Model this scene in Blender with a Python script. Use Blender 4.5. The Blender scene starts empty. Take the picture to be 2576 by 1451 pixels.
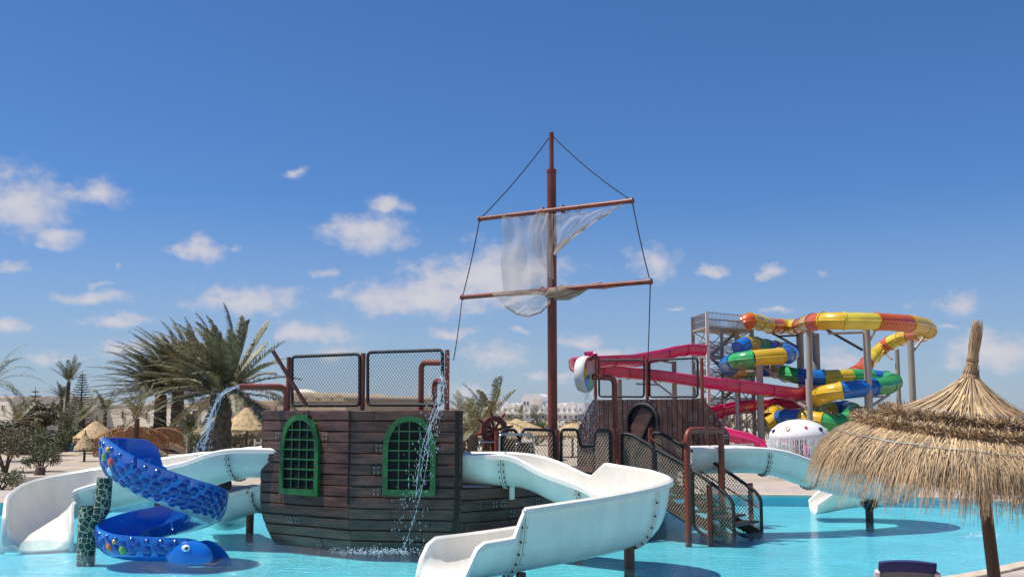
import bpy, bmesh, math, random
from math import sin, cos, pi, radians, sqrt, atan2
from mathutils import Vector, Matrix, Euler
random.seed(7)
R = random
V = Vector
SC = bpy.context.scene
COL = SC.collection

# ------------------------------------------------------------------ camera
PW, PF, PCX, PCY, HOR, EYE = 2576.0, 2650.0, 1288.0, 725.5, 1038.0, 2.8
TILT = math.atan((HOR - PCY) / PF)
cd = bpy.data.cameras.new('camera'); cam = bpy.data.objects.new('camera', cd); COL.objects.link(cam)
cam.location = (0, 0, EYE); cam.rotation_euler = (pi/2 + TILT, 0, 0)
cd.sensor_width = 36; cd.lens = 36 * PF / PW; cd.clip_end = 6000; cd.clip_start = 0.1
SC.camera = cam

def ray(x, y):
    a = (x - PCX) / PF; b = (PCY - y) / PF
    return V((a, cos(TILT) - b * sin(TILT), sin(TILT) + b * cos(TILT)))
def at(x, y, Y):
    d = ray(x, y); return V((0, 0, EYE)) + d * (Y / d.y)
def wz(x, y, z=0.0):
    d = ray(x, y); return V((0, 0, EYE)) + d * ((z - EYE) / d.z)
def onwall(x, y, A, B):
    """point of the vertical plane through plan points A, B seen at x, y"""
    d = ray(x, y); n = V((-(B[1]-A[1]), B[0]-A[0], 0))
    s = n.dot(V((A[0], A[1], 0))) / n.dot(V((d.x, d.y, 0)))
    return V((0, 0, EYE)) + d * s

# ------------------------------------------------------------------ sky and sun
SUN = V((-0.44, -0.01, 0.90)).normalized()
SEL = math.asin(SUN.z); SAZ = atan2(SUN.x, SUN.y)
wd = bpy.data.worlds.new('World'); SC.world = wd; wd.use_nodes = True
nt = wd.node_tree; nt.nodes.clear()
def wn(t, **k):
    n = nt.nodes.new(t)
    for a, b in k.items(): setattr(n, a, b)
    return n
def wm(op, a, b=None, c=None, clamp=False):
    n = wn('ShaderNodeMath', operation=op, use_clamp=clamp)
    for i, v in enumerate((a, b, c)):
        if v is None: continue
        if isinstance(v, (int, float)): n.inputs[i].default_value = v
        else: nt.links.new(v, n.inputs[i])
    return n.outputs[0]
def wv(op, a, b=None, c=None):
    n = wn('ShaderNodeVectorMath', operation=op)
    for i, v in enumerate((a, b, c)):
        if v is None: continue
        if isinstance(v, (tuple, Vector)): n.inputs[i].default_value = v
        else: nt.links.new(v, n.inputs[i])
    return n
sky = wn('ShaderNodeTexSky', sky_type='NISHITA', sun_disc=False)
sky.sun_elevation = SEL; sky.sun_rotation = SAZ
sky.air_density = 1.0; sky.dust_density = 0.25; sky.ozone_density = 2.6; sky.altitude = 0
tc = wn('ShaderNodeTexCoord')
sep = wn('ShaderNodeSeparateXYZ'); nt.links.new(tc.outputs['Generated'], sep.inputs[0])
az = wm('ARCTAN2', sep.outputs[0], sep.outputs[1]); el = wm('ARCSINE', sep.outputs[2])
cmb = wn('ShaderNodeCombineXYZ'); nt.links.new(az, cmb.inputs[0]); nt.links.new(wm('MULTIPLY', el, 1.0), cmb.inputs[1])
P0 = cmb.outputs[0]
def noise(vec, scale, detail, rough=0.6, stretch=(1, 1, 1)):
    m = wv('MULTIPLY', vec, stretch)
    n = wn('ShaderNodeTexNoise'); n.inputs['Scale'].default_value = scale; n.inputs['Detail'].default_value = detail
    n.inputs['Roughness'].default_value = rough; nt.links.new(m.outputs[0], n.inputs['Vector']); return n
n1 = noise(P0, 20, 5, 0.55, (1, 1.5, 1)); n2 = noise(P0, 70, 4, 0.55, (1, 1.3, 1))
dis = wv('MULTIPLY_ADD', n1.outputs['Color'], (0.05, 0.03, 0), (-0.025, -0.015, 0))
Pd = wv('ADD', P0, dis.outputs[0]).outputs[0]
# the clouds: photograph pixel (2576 wide) of the centre, half width, half height, density
CL = [(30,510,95,55,1),(245,492,58,34,.8),(165,590,38,26,.7),(20,676,60,13,.7),(510,632,50,26,.85),(590,628,22,14,.5),
      (225,748,95,17,.85),(255,712,50,11,.5),(605,750,130,34,1),(560,732,60,22,.9),(300,808,85,18,.9),(25,825,50,16,.8),(330,882,80,24,.8),
      (925,590,92,40,1),(985,522,46,18,.8),(815,682,40,16,.7),(970,752,120,32,1.1),(1100,745,150,36,1.1),(1230,700,160,58,1.15),(1330,690,80,45,1),
      (800,835,110,30,.9),(830,880,100,22,.7),(1140,835,90,14,.7),(1310,833,36,10,.6),(1230,895,110,36,.85),(1460,858,65,20,.9),
      (1640,665,62,36,.85),(1805,688,28,16,.85),(1942,688,30,18,.85),(2052,690,26,11,.6),(1700,772,34,9,.6),(1530,890,70,26,.85),
      (1965,785,42,10,.55),(2388,770,62,26,1),(2500,880,85,46,1),(2120,905,75,36,.85),(2370,825,46,11,.6),(2440,980,60,36,.7),
      (756,430,26,14,.35),(1395,950,120,20,.55),(120,905,160,20,.5),(2390,905,60,28,.7),(290,665,30,16,.35),(1180,985,160,20,.45),(2200,960,90,24,.5)]
blobs = []
for (x, y, w, h, s) in CL:
    d = ray(x, y).normalized(); blobs.append((atan2(d.x, d.y), math.asin(d.z), w/PF*1.22, h/PF*1.30, s))
rc = random.Random(3)
for i in range(20):                                  # the same kind of sky goes on all round
    a = rc.uniform(0.62, 2*pi - 0.62); e = rc.uniform(0.03, 0.28); w = rc.uniform(0.015, 0.06)
    blobs.append((atan2(sin(a), cos(a)), e, w, w*rc.uniform(.25, .45), rc.uniform(.5, 1)))
acc = None
for (a, e, w, h, s) in blobs:
    m = wv('MULTIPLY_ADD', Pd, (1/w, 1/h, 0), (-a/w, -e/h, 0))
    L = wv('LENGTH', m.outputs[0])
    v = wm('MULTIPLY_ADD', L.outputs['Value'], -0.75 , 0.42 + 0.55*s)
    acc = v if acc is None else wm('MAXIMUM', acc, v)
nn = wm('ADD', wm('MULTIPLY', n2.outputs['Fac'], 0.75), wm('MULTIPLY', n1.outputs['Fac'], 1.2))
den = wm('ADD', acc, wm('MULTIPLY_ADD', nn, 1.15, -1.12))
mr = wn('ShaderNodeMapRange', interpolation_type='SMOOTHSTEP'); nt.links.new(den, mr.inputs['Value'])
mr.inputs['From Min'].default_value = -0.12; mr.inputs['From Max'].default_value = 0.85; mr.inputs['To Max'].default_value = 0.9
# thin veil low over the horizon
n3 = noise(P0, 7, 5, 0.6, (1, 5, 1))
haze_l = wm('MULTIPLY_ADD', el, -2.6, 0.50, True)
veil = wm('MULTIPLY', wm('MULTIPLY_ADD', n3.outputs['Fac'], 1.4, -0.25, True), wm('MULTIPLY_ADD', el, -4.2, 0.85, True), None, True)
fac = wm('MAXIMUM', mr.outputs[0], wm('MAXIMUM', wm('MULTIPLY', veil, 0.75), haze_l))
ccol = wn('ShaderNodeMix', data_type='RGBA')
nt.links.new(wm('MULTIPLY_ADD', den, 0.85, 0.0, True), ccol.inputs[0])
ccol.inputs[6].default_value = (4.7, 4.9, 6.2, 1); ccol.inputs[7].default_value = (6.6, 6.45, 6.75, 1)
tint = wn('ShaderNodeMix', data_type='RGBA', blend_type='MULTIPLY'); tint.inputs[0].default_value = 1
nt.links.new(sky.outputs[0], tint.inputs[6]); tint.inputs[7].default_value = (0.44, 0.70, 1.06, 1)
mx = wn('ShaderNodeMix', data_type='RGBA'); nt.links.new(fac, mx.inputs[0])
nt.links.new(tint.outputs[2], mx.inputs[6]); nt.links.new(ccol.outputs[2], mx.inputs[7])
bg = wn('ShaderNodeBackground'); bg.inputs['Strength'].default_value = 0.078
nt.links.new(mx.outputs[2], bg.inputs['Color'])
wo = wn('ShaderNodeOutputWorld'); nt.links.new(bg.outputs[0], wo.inputs[0])
sl = bpy.data.lights.new('sun', 'SUN'); sl.energy = 4.4; sl.angle = radians(0.53); sl.color = (1, 0.95, 0.87)
so = bpy.data.objects.new('sun', sl); COL.objects.link(so); so.location = SUN * 60
so.rotation_euler = SUN.to_track_quat('Z', 'Y').to_euler()
SC.view_settings.view_transform = 'Standard'; SC.view_settings.look = 'None'
SC.cycles.max_bounces = 7; SC.cycles.transparent_max_bounces = 10
SC.view_settings.exposure = 0.4; SC.view_settings.gamma = 1.0; SC.view_settings.use_curve_mapping = False

# ------------------------------------------------------------------ materials
MATS = {}
def mat(name, col, rough=0.5, var=0.15, scale=6.0, bump=0.0, bscale=None, metal=0.0, col2=None, attr=False, coat=0.0, stretch=(1, 1, 1), spec=0.5, objvar=0.0):
    m = bpy.data.materials.new(name); m.use_nodes = True; t = m.node_tree; N = t.nodes; Lk = t.links
    b = N['Principled BSDF']; b.inputs['Roughness'].default_value = rough; b.inputs['Metallic'].default_value = metal
    b.inputs['Coat Weight'].default_value = coat; b.inputs['Coat Roughness'].default_value = 0.08
    b.inputs['Specular IOR Level'].default_value = spec
    tcn = N.new('ShaderNodeTexCoord'); mp = N.new('ShaderNodeMapping'); mp.inputs['Scale'].default_value = stretch
    Lk.new(tcn.outputs['Object'], mp.inputs[0])
    nz = N.new('ShaderNodeTexNoise'); nz.inputs['Scale'].default_value = scale; nz.inputs['Detail'].default_value = 8; nz.inputs['Roughness'].default_value = 0.65
    Lk.new(mp.outputs[0], nz.inputs['Vector'])
    mixn = N.new('ShaderNodeMix'); mixn.data_type = 'RGBA'
    c2 = col2 if col2 else tuple(c * (1 - var * 1.6) for c in col)
    c1 = col if col2 else tuple(min(1, c * (1 + var * 0.7)) for c in col)
    mixn.inputs[6].default_value = (*c2, 1); mixn.inputs[7].default_value = (*c1, 1)
    rmp = N.new('ShaderNodeMapRange'); rmp.inputs['From Min'].default_value = 0.32; rmp.inputs['From Max'].default_value = 0.68
    Lk.new(nz.outputs['Fac'], rmp.inputs['Value']); Lk.new(rmp.outputs[0], mixn.inputs[0])
    out = mixn.outputs[2]
    if attr:
        at_ = N.new('ShaderNodeAttribute'); at_.attribute_name = 'tone'
        mm = N.new('ShaderNodeMix'); mm.data_type = 'RGBA'; mm.blend_type = 'MULTIPLY'; mm.inputs[0].default_value = 1
        Lk.new(out, mm.inputs[6]); Lk.new(at_.outputs['Color'], mm.inputs[7]); out = mm.outputs[2]
    if objvar:
        oi = N.new('ShaderNodeObjectInfo'); hs = N.new('ShaderNodeHueSaturation')
        ma = N.new('ShaderNodeMath'); ma.operation = 'MULTIPLY_ADD'; ma.inputs[1].default_value = 2*objvar; ma.inputs[2].default_value = 1 - objvar
        Lk.new(oi.outputs['Random'], ma.inputs[0]); Lk.new(ma.outputs[0], hs.inputs['Value']); Lk.new(out, hs.inputs['Color']); out = hs.outputs[0]
    Lk.new(out, b.inputs['Base Color'])
    rr = N.new('ShaderNodeMapRange'); rr.inputs['To Min'].default_value = max(0.02, rough*0.8); rr.inputs['To Max'].default_value = min(1, rough*1.2)
    Lk.new(nz.outputs['Fac'], rr.inputs['Value']); Lk.new(rr.outputs[0], b.inputs['Roughness'])
    if bump:
        nb = N.new('ShaderNodeTexNoise'); nb.inputs['Scale'].default_value = bscale or scale*6; nb.inputs['Detail'].default_value = 6
        Lk.new(mp.outputs[0], nb.inputs['Vector'])
        bp = N.new('ShaderNodeBump'); bp.inputs['Strength'].default_value = bump; bp.inputs['Distance'].default_value = 0.02
        Lk.new(nb.outputs['Fac'], bp.inputs['Height']); Lk.new(bp.outputs[0], b.inputs['Normal'])
    MATS[name] = m; return m
white_frp = mat('white_frp', (0.82, 0.78, 0.69), 0.32, 0.08, 2.2, coat=0.25, stretch=(1, 1, .35))
rust_red = mat('rust_red', (0.25, 0.050, 0.024), 0.45, 0.25, 5, 0.15, 30)
mast_red = mat('mast_red', (0.20, 0.040, 0.022), 0.4, 0.3, 3, 0.15, 30, stretch=(1, 1, .3))
black_pad = mat('black_pad', (0.016, 0.016, 0.018), 0.55, 0.4, 30, 0.6, 60)
net_cord = mat('net_cord', (0.040, 0.032, 0.026), 0.8, 0.2, 30)
net_pale = mat('net_pale', (0.46, 0.37, 0.26), 0.8, 0.2, 30)
plank_brown = mat('plank_brown', (0.118, 0.052, 0.036), 0.34, 0.45, 3.0, 0.35, 22, stretch=(.6, .6, 3), objvar=.25)
plank_backing = mat('plank_backing', (0.020, 0.012, 0.010), 0.7, 0.3, 6)
plank_dark = mat('plank_dark', (0.085, 0.036, 0.027), 0.33, 0.45, 3.0, 0.3, 22, stretch=(3, 3, .6), objvar=.3)
window_green = mat('window_green', (0.020, 0.135, 0.034), 0.40, 0.3, 5, 0.2, 40)
pane_dark = mat('pane_dark', (0.010, 0.010, 0.011), 0.45, 0.3, 3, spec=.15)
steel = mat('steel', (0.55, 0.56, 0.56), 0.28, 0.1, 10, metal=0.9)
galv = mat('galvanised', (0.36, 0.33, 0.30), 0.55, 0.2, 4, metal=0.3)
bolt_dark = mat('bolt_dark', (0.06, 0.06, 0.06), 0.4, 0.2, 10, metal=0.5)
bolt_pale = mat('bolt_pale', (0.45, 0.47, 0.50), 0.35, 0.2, 10, metal=0.6)
rope_black = mat('rope_black', (0.018, 0.017, 0.018), 0.8, 0.2, 30)
snake_blue = mat('snake_blue', (0.010, 0.165, 0.60), 0.16, 0.12, 2, coat=0.6)
snake_scale = mat('snake_scale', (0.008, 0.062, 0.34), 0.14, 0.2, 3, coat=0.6)
snake_under = mat('snake_under', (0.30, 0.48, 0.58), 0.35, 0.15, 2)
sc_red = mat('scale_red', (0.60, 0.055, 0.035), 0.2, 0.1, 3, coat=.5)
sc_green = mat('scale_green', (0.16, 0.38, 0.05), 0.2, 0.1, 3, coat=.5)
sc_orange = mat('scale_orange', (0.62, 0.17, 0.035), 0.2, 0.1, 3, coat=.5)
sc_yellow = mat('scale_yellow', (0.62, 0.42, 0.05), 0.2, 0.1, 3, coat=.5)
sc_pale = mat('scale_pale', (0.45, 0.70, 0.82), 0.2, 0.1, 3, coat=.5)
eye_white = mat('eye_white', (0.8, 0.82, 0.82), 0.1, 0.02, 3, coat=.5)
t_yellow = mat('tube_yellow', (0.66, 0.43, 0.030), 0.28, 0.1, 1, coat=.3)
t_lemon = mat('tube_lemon', (0.68, 0.55, 0.060), 0.28, 0.1, 1, coat=.3)
t_orange = mat('tube_orange', (0.60, 0.105, 0.016), 0.28, 0.12, 1, coat=.3)
t_green = mat('tube_green', (0.045, 0.38, 0.110), 0.28, 0.12, 1, coat=.3)
t_blue = mat('tube_blue', (0.012, 0.150, 0.50), 0.28, 0.12, 1, coat=.3)
flume_pink = mat('flume_pink', (0.58, 0.022, 0.125), 0.28, 0.12, 1, coat=.3)
pink_pale = mat('pink_pale', (0.66, 0.10, 0.24), 0.3, 0.1, 1, coat=.3)
concrete = mat('column_concrete', (0.36, 0.32, 0.28), 0.8, 0.22, 1.2, 0.2, 8, stretch=(1, 1, .25))
straw = mat('straw', (0.66, 0.46, 0.255), 0.75, 0.25, 4, attr=True)
straw_far = mat('straw_far', (0.52, 0.37, 0.19), 0.85, 0.3, 5, 0.5, 25, stretch=(1, 1, .4))
straw_dark = mat('straw_dark', (0.20, 0.13, 0.06), 0.9, 0.3, 9)
wood_pole = mat('wood_pole', (0.085, 0.040, 0.022), 0.6, 0.35, 5, 0.3, 30, stretch=(3, 3, .4))
frond_mat = mat('palm_frond', (0.20, 0.192, 0.118), 0.55, 0.3, 2.5, attr=True)
frond_dark = mat('palm_frond_dark', (0.085, 0.095, 0.042), 0.6, 0.3, 2.5, attr=True)
leaf_green = mat('leaf_green', (0.115, 0.135, 0.062), 0.6, 0.35, 2.0, attr=True)
leaf_olive = mat('leaf_olive', (0.16, 0.14, 0.085), 0.6, 0.35, 2.0, attr=True)
leaf_dark = mat('leaf_dark', (0.065, 0.078, 0.040), 0.6, 0.35, 2.0, attr=True)
bark = mat('palm_bark', (0.150, 0.105, 0.072), 0.9, 0.5, 6, 0.8, 20)
twig = mat('twig', (0.13, 0.09, 0.06), 0.9, 0.3, 6, 0.4, 30)
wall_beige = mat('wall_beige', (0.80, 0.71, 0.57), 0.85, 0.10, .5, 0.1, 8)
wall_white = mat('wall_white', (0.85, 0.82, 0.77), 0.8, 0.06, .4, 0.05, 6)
wall_shade = mat('wall_ochre_shade', (0.46, 0.36, 0.24), 0.85, 0.12, .5, 0.1, 8)  # ochre walls and bridge deck; also painted shade of the small beige house
pane_tan = mat('pane_tan', (0.42, 0.35, 0.29), 0.6, 0.3, .4)
glass_far = mat('glass_far', (0.10, 0.115, 0.14), 0.2, 0.25, .6)
bridge_wood = mat('bridge_wood', (0.46, 0.20, 0.075), 0.6, 0.25, 4, 0.2, 20)
canal_blue = mat('canal_blue', (0.045, 0.16, 0.24), 0.5, 0.15, 2)
sand = mat('sand', (0.44, 0.36, 0.27), 0.95, 0.2, .35, 0.6, 5)
paving = mat('paving', (0.43, 0.35, 0.29), 0.85, 0.15, 1.5, 0.3, 20, objvar=.10)
coping_m = mat('coping_stone', (0.58, 0.47, 0.35), 0.8, 0.12, 3, 0.2, 25, objvar=.06)
navy = mat('navy_fabric', (0.026, 0.026, 0.14), 0.8, 0.15, 20, 0.3, 200)
mesh_grey = mat('grey_mesh', (0.17, 0.17, 0.20), 0.85, 0.1, 20, 0.4, 300)
plastic_white = mat('plastic_white', (0.68, 0.66, 0.62), 0.4, 0.06, 4)
mush_white = mat('mushroom_white', (0.80, 0.77, 0.73), 0.35, 0.05, 2)
chain_dark = mat('dark_iron', (0.05, 0.045, 0.045), 0.5, 0.3, 8)

def special_mats():
    # cracked-stone paint of the snake's post
    m = mat('cracked_stone', (0.012, 0.040, 0.030), 0.35); t = m.node_tree; N = t.nodes; b = N['Principled BSDF']
    tcn = N.new('ShaderNodeTexCoord'); vo = N.new('ShaderNodeTexVoronoi'); vo.feature = 'DISTANCE_TO_EDGE'; vo.inputs['Scale'].default_value = 8.5
    t.links.new(tcn.outputs['Object'], vo.inputs['Vector'])
    lt = N.new('ShaderNodeMath'); lt.operation = 'LESS_THAN'; lt.inputs[1].default_value = 0.055; t.links.new(vo.outputs['Distance'], lt.inputs[0])
    mxn = N.new('ShaderNodeMix'); mxn.data_type = 'RGBA'; mxn.inputs[6].default_value = (0.012, 0.040, 0.030, 1); mxn.inputs[7].default_value = (0.42, 0.46, 0.30, 1)
    t.links.new(lt.outputs[0], mxn.inputs[0]); t.links.new(mxn.outputs[2], b.inputs['Base Color'])
    # pool floor
    m = mat('pool_floor', (0.19, 0.65, 0.73), 0.5, 0.10, .5); t = m.node_tree; N = t.nodes; b = N['Principled BSDF']
    # water
    m = bpy.data.materials.new('pool_water'); m.use_nodes = True; t = m.node_tree; N = t.nodes; N.clear(); MATS['pool_water'] = m
    tcn = N.new('ShaderNodeTexCoord')
    def nz(scale, st, det):
        mp = N.new('ShaderNodeMapping'); mp.inputs['Scale'].default_value = st; mp.inputs['Rotation'].default_value = (0, 0, .25); t.links.new(tcn.outputs['Object'], mp.inputs[0])
        n = N.new('ShaderNodeTexNoise'); n.inputs['Scale'].default_value = scale; n.inputs['Detail'].default_value = det; n.inputs['Distortion'].default_value = .4; t.links.new(mp.outputs[0], n.inputs['Vector']); return n
    a = nz(2.0, (1, 1.9, 1), 5); c = nz(7.0, (1, 1.7, 1), 3)
    ad = N.new('ShaderNodeMath'); ad.operation = 'MULTIPLY_ADD'; ad.inputs[1].default_value = 0.35; t.links.new(c.outputs['Fac'], ad.inputs[0]); t.links.new(a.outputs['Fac'], ad.inputs[2])
    bp = N.new('ShaderNodeBump'); bp.inputs['Strength'].default_value = 0.9; bp.inputs['Distance'].default_value = 0.30; t.links.new(ad.outputs[0], bp.inputs['Height'])
    fr = N.new('ShaderNodeFresnel'); fr.inputs['IOR'].default_value = 1.33; t.links.new(bp.outputs[0], fr.inputs['Normal'])
    tr = N.new('ShaderNodeBsdfTransparent'); tr.inputs['Color'].default_value = (0.80, 0.97, 0.99, 1)
    gl = N.new('ShaderNodeBsdfGlossy'); gl.inputs['Roughness'].default_value = 0.06; t.links.new(bp.outputs[0], gl.inputs['Normal'])
    # polarised view: the lens took most of the sheen off the water
    fm = N.new('ShaderNodeMath'); fm.operation = 'MULTIPLY'; fm.inputs[1].default_value = 0.48; t.links.new(fr.outputs[0], fm.inputs[0])
    mxs = N.new('ShaderNodeMixShader'); t.links.new(fm.outputs[0], mxs.inputs[0]); t.links.new(tr.outputs[0], mxs.inputs[1]); t.links.new(gl.outputs[0], mxs.inputs[2])
    o = N.new('ShaderNodeOutputMaterial'); t.links.new(mxs.outputs[0], o.inputs[0])
    # torn sail gauze and spray
    def gauze(name, col, alpha, rough=0.9, gloss=False):
        m = bpy.data.materials.new(name); m.use_nodes = True; t = m.node_tree; N = t.nodes; N.clear(); MATS[name] = m
        tcn = N.new('ShaderNodeTexCoord'); n = N.new('ShaderNodeTexNoise'); n.inputs['Scale'].default_value = 3.5; n.inputs['Detail'].default_value = 6; t.links.new(tcn.outputs['Object'], n.inputs['Vector'])
        mr_ = N.new('ShaderNodeMapRange'); mr_.inputs['From Min'].default_value = .3; mr_.inputs['From Max'].default_value = .7
        mr_.inputs['To Min'].default_value = alpha * .75; mr_.inputs['To Max'].default_value = min(1, alpha * 1.25); t.links.new(n.outputs['Fac'], mr_.inputs['Value'])
        tr = N.new('ShaderNodeBsdfTransparent'); p = N.new('ShaderNodeBsdfPrincipled'); p.inputs['Base Color'].default_value = (*col, 1); p.inputs['Roughness'].default_value = rough
        s = N.new('ShaderNodeMixShader'); t.links.new(mr_.outputs[0], s.inputs[0]); t.links.new(tr.outputs[0], s.inputs[1])
        if gloss:
            t.links.new(p.outputs[0], s.inputs[2])
        else:
            tl = N.new('ShaderNodeBsdfTranslucent'); tl.inputs['Color'].default_value = (*col, 1)
            s2 = N.new('ShaderNodeMixShader'); s2.inputs[0].default_value = 0.5; t.links.new(p.outputs[0], s2.inputs[1]); t.links.new(tl.outputs[0], s2.inputs[2]); t.links.new(s2.outputs[0], s.inputs[2])
        o = N.new('ShaderNodeOutputMaterial'); t.links.new(s.outputs[0], o.inputs[0])
    gauze('sail_gauze', (0.66, 0.58, 0.50), 0.40)
    gauze('sail_thick', (0.50, 0.40, 0.30), 0.80)
    gauze('spray', (0.86, 0.91, 0.95), 0.55, 0.1, True)
    gauze('stream', (0.72, 0.84, 0.93), 0.50, 0.05, True)
special_mats()

# ------------------------------------------------------------------ mesh helpers
class MB:
    def __init__(s): s.v = []; s.f = []; s.tone = []
    def add(s, vs, fs, tone=None):
        o = len(s.v); s.v += [V(p) for p in vs]; s.f += [tuple(i + o for i in f) for f in fs]
        if tone is not None: s.tone += [tone] * len(fs)
    def box(s, c, size, rz=0.0, M=None):
        x, y, z = (size[0]/2, size[1]/2, size[2]/2); c = V(c)
        ps = [V((a*x, b*y, d*z)) for d in (-1, 1) for b in (-1, 1) for a in (-1, 1)]
        m = M if M else Matrix.Rotation(rz, 3, 'Z')
        s.add([c + m @ p for p in ps], [(0, 2, 3, 1), (4, 5, 7, 6), (0, 1, 5, 4), (2, 6, 7, 3), (0, 4, 6, 2), (1, 3, 7, 5)])
    def bar(s, a, b, w, h=None):
        a = V(a); b = V(b); d = b - a; h = h or w
        up = V((0, 0, 1)) if abs(d.normalized().z) < .95 else V((0, 1, 0))
        x = d.cross(up).normalized() * w/2; y = x.cross(d).normalized() * h/2
        ps = [a-x-y, a+x-y, a+x+y, a-x+y, b-x-y, b+x-y, b+x+y, b-x+y]
        s.add(ps, [(3, 2, 1, 0), (4, 5, 6, 7), (0, 1, 5, 4), (1, 2, 6, 5), (2, 3, 7, 6), (3, 0, 4, 7)])
    def tube(s, pts, r, n=8, closed=False, caps=True):
        pts = [V(p) for p in pts]; N = len(pts); rs = r if isinstance(r, (list, tuple)) else [r]*N
        T = []
        for i in range(N):
            a = pts[(i-1) % N] if (closed or i > 0) else pts[0]; b = pts[(i+1) % N] if (closed or i < N-1) else pts[-1]
            T.append((b-a).normalized())
        up = V((0, 0, 1)) if abs(T[0].z) < .9 else V((1, 0, 0))
        x = T[0].cross(up).normalized(); vs = []
        for i in range(N):
            x = (x - T[i]*x.dot(T[i])).normalized(); y = T[i].cross(x)
            for k in range(n):
                a = 2*pi*k/n; vs.append(pts[i] + (x*cos(a) + y*sin(a))*rs[i])
        fs = []
        for i in range(N if closed else N-1):
            j = (i+1) % N
            for k in range(n):
                l = (k+1) % n; fs.append((i*n+k, i*n+l, j*n+l, j*n+k))
        if caps and not closed: fs.append(tuple(range(n-1, -1, -1))); fs.append(tuple((N-1)*n+k for k in range(n)))
        s.add(vs, fs)
    def lathe(s, prof, c=(0, 0, 0), n=24, M=None):
        c = V(c); vs = []; fs = []; m = len(prof)
        for k in range(n):
            a = 2*pi*k/n
            for (r, z) in prof:
                p = V((r*cos(a), r*sin(a), z)); vs.append(c + (M @ p if M else p))
        for k in range(n):
            l = (k+1) % n
            for i in range(m-1): fs.append((k*m+i, l*m+i, l*m+i+1, k*m+i+1))
        s.add(vs, fs)
    def ball(s, c, r, n=10, M=None):
        rr = r if isinstance(r, (tuple, list)) else (r, r, r); h = n//2 + 1
        vs = []; fs = []; c = V(c)
        for i in range(h+1):
            t = pi*i/h
            for k in range(n):
                a = 2*pi*k/n; p = V((rr[0]*sin(t)*cos(a), rr[1]*sin(t)*sin(a), rr[2]*cos(t))); vs.append(c + (M @ p if M else p))
        for i in range(h):
            for k in range(n):
                l = (k+1) % n; fs.append((i*n+k, (i+1)*n+k, (i+1)*n+l, i*n+l))
        s.add(vs, fs)
    def extrude(s, poly, d):
        """poly: ordered 3-D points, d: extrusion vector"""
        n = len(poly); d = V(d); ps = [V(p) for p in poly] + [V(p)+d for p in poly]
        fs = [tuple(range(n-1, -1, -1)), tuple(range(n, 2*n))] + [(i, (i+1) % n, n+(i+1) % n, n+i) for i in range(n)]
        s.add(ps, fs)
    def grid(s, fn, nu, nv):
        vs = [fn(i/nu, j/nv) for i in range(nu+1) for j in range(nv+1)]
        s.add(vs, [(i*(nv+1)+j, (i+1)*(nv+1)+j, (i+1)*(nv+1)+j+1, i*(nv+1)+j+1) for i in range(nu) for j in range(nv)])
ROOT = {}
def rootloc(o):
    while o.parent: o = o.parent
    return ROOT.get(o.name, V((0, 0, 0)))
def mesh_of(name, mb, m, off, smooth):
    me = bpy.data.meshes.new(name); me.from_pydata([tuple(p - off) for p in mb.v], [], mb.f)
    bm = bmesh.new(); bm.from_mesh(me); bmesh.ops.recalc_face_normals(bm, faces=bm.faces); bm.to_mesh(me); bm.free()
    if mb.tone:
        ca = me.color_attributes.new('tone', 'FLOAT_COLOR', 'CORNER'); buf = []
        for p in me.polygons:
            t = mb.tone[p.index]; t = (t, t, t) if isinstance(t, (int, float)) else t
            for _ in range(p.loop_total): buf += [t[0], t[1], t[2], 1]
        ca.data.foreach_set('color', buf)
    if smooth is not None:
        me.polygons.foreach_set('use_smooth', [True]*len(me.polygons))
        if smooth < 180: me.set_sharp_from_angle(angle=radians(smooth))
    if m: me.materials.append(MATS[m] if isinstance(m, str) else m)
    return me
def obj(name, mb, m, parent=None, smooth=None, kind=None, label=None):
    if parent is None:
        xs = [p.x for p in mb.v]; ys = [p.y for p in mb.v]; off = V(((min(xs)+max(xs))/2, (min(ys)+max(ys))/2, min(p.z for p in mb.v)))
    else: off = rootloc(parent)
    me = mesh_of(name, mb, m, off, smooth); o = bpy.data.objects.new(name, me); COL.objects.link(o)
    if parent is None: o.location = off; ROOT[o.name] = off
    else: o.parent = parent
    if kind: o['kind'] = kind
    if label: o['label'] = label
    return o
def thing(name, label, cat, loc=(0, 0, 0), group=None):
    o = bpy.data.objects.new(name, None); COL.objects.link(o); o.location = loc; ROOT[o.name] = V(loc); o.empty_display_size = .2
    o['label'] = label; o['category'] = cat
    if group: o['group'] = group
    return o
def tag(o, label, cat, group=None):
    o['label'] = label; o['category'] = cat
    if group: o['group'] = group
    return o
def copy_tree(o, parent=None):
    c = o.copy(); COL.objects.link(c); c.parent = parent
    for ch in o.children: copy_tree(ch, c)
    return c
def cr(pts, n=8, closed=False):
    """Catmull-Rom through pts (any tuple length); returns samples and their control parameter"""
    P = [list(p) for p in pts]; N = len(P); out = []; ts = []
    segs = N if closed else N-1
    for i in range(segs):
        if closed: p0, p1, p2, p3 = P[(i-1) % N], P[i], P[(i+1) % N], P[(i+2) % N]
        else:
            p1, p2 = P[i], P[i+1]
            p0 = P[i-1] if i > 0 else [2*a-b for a, b in zip(p1, p2)]
            p3 = P[i+2] if i+2 < N else [2*b-a for a, b in zip(p1, p2)]
        for k in range(n):
            t = k/n; out.append([0.5*((2*b)+(-a+c)*t+(2*a-5*b+4*c-d)*t*t+(-a+3*b-3*c+d)*t**3) for a, b, c, d in zip(p0, p1, p2, p3)]); ts.append(i+t)
    if not closed: out.append(P[-1]); ts.append(N-1)
    return out, ts
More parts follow.
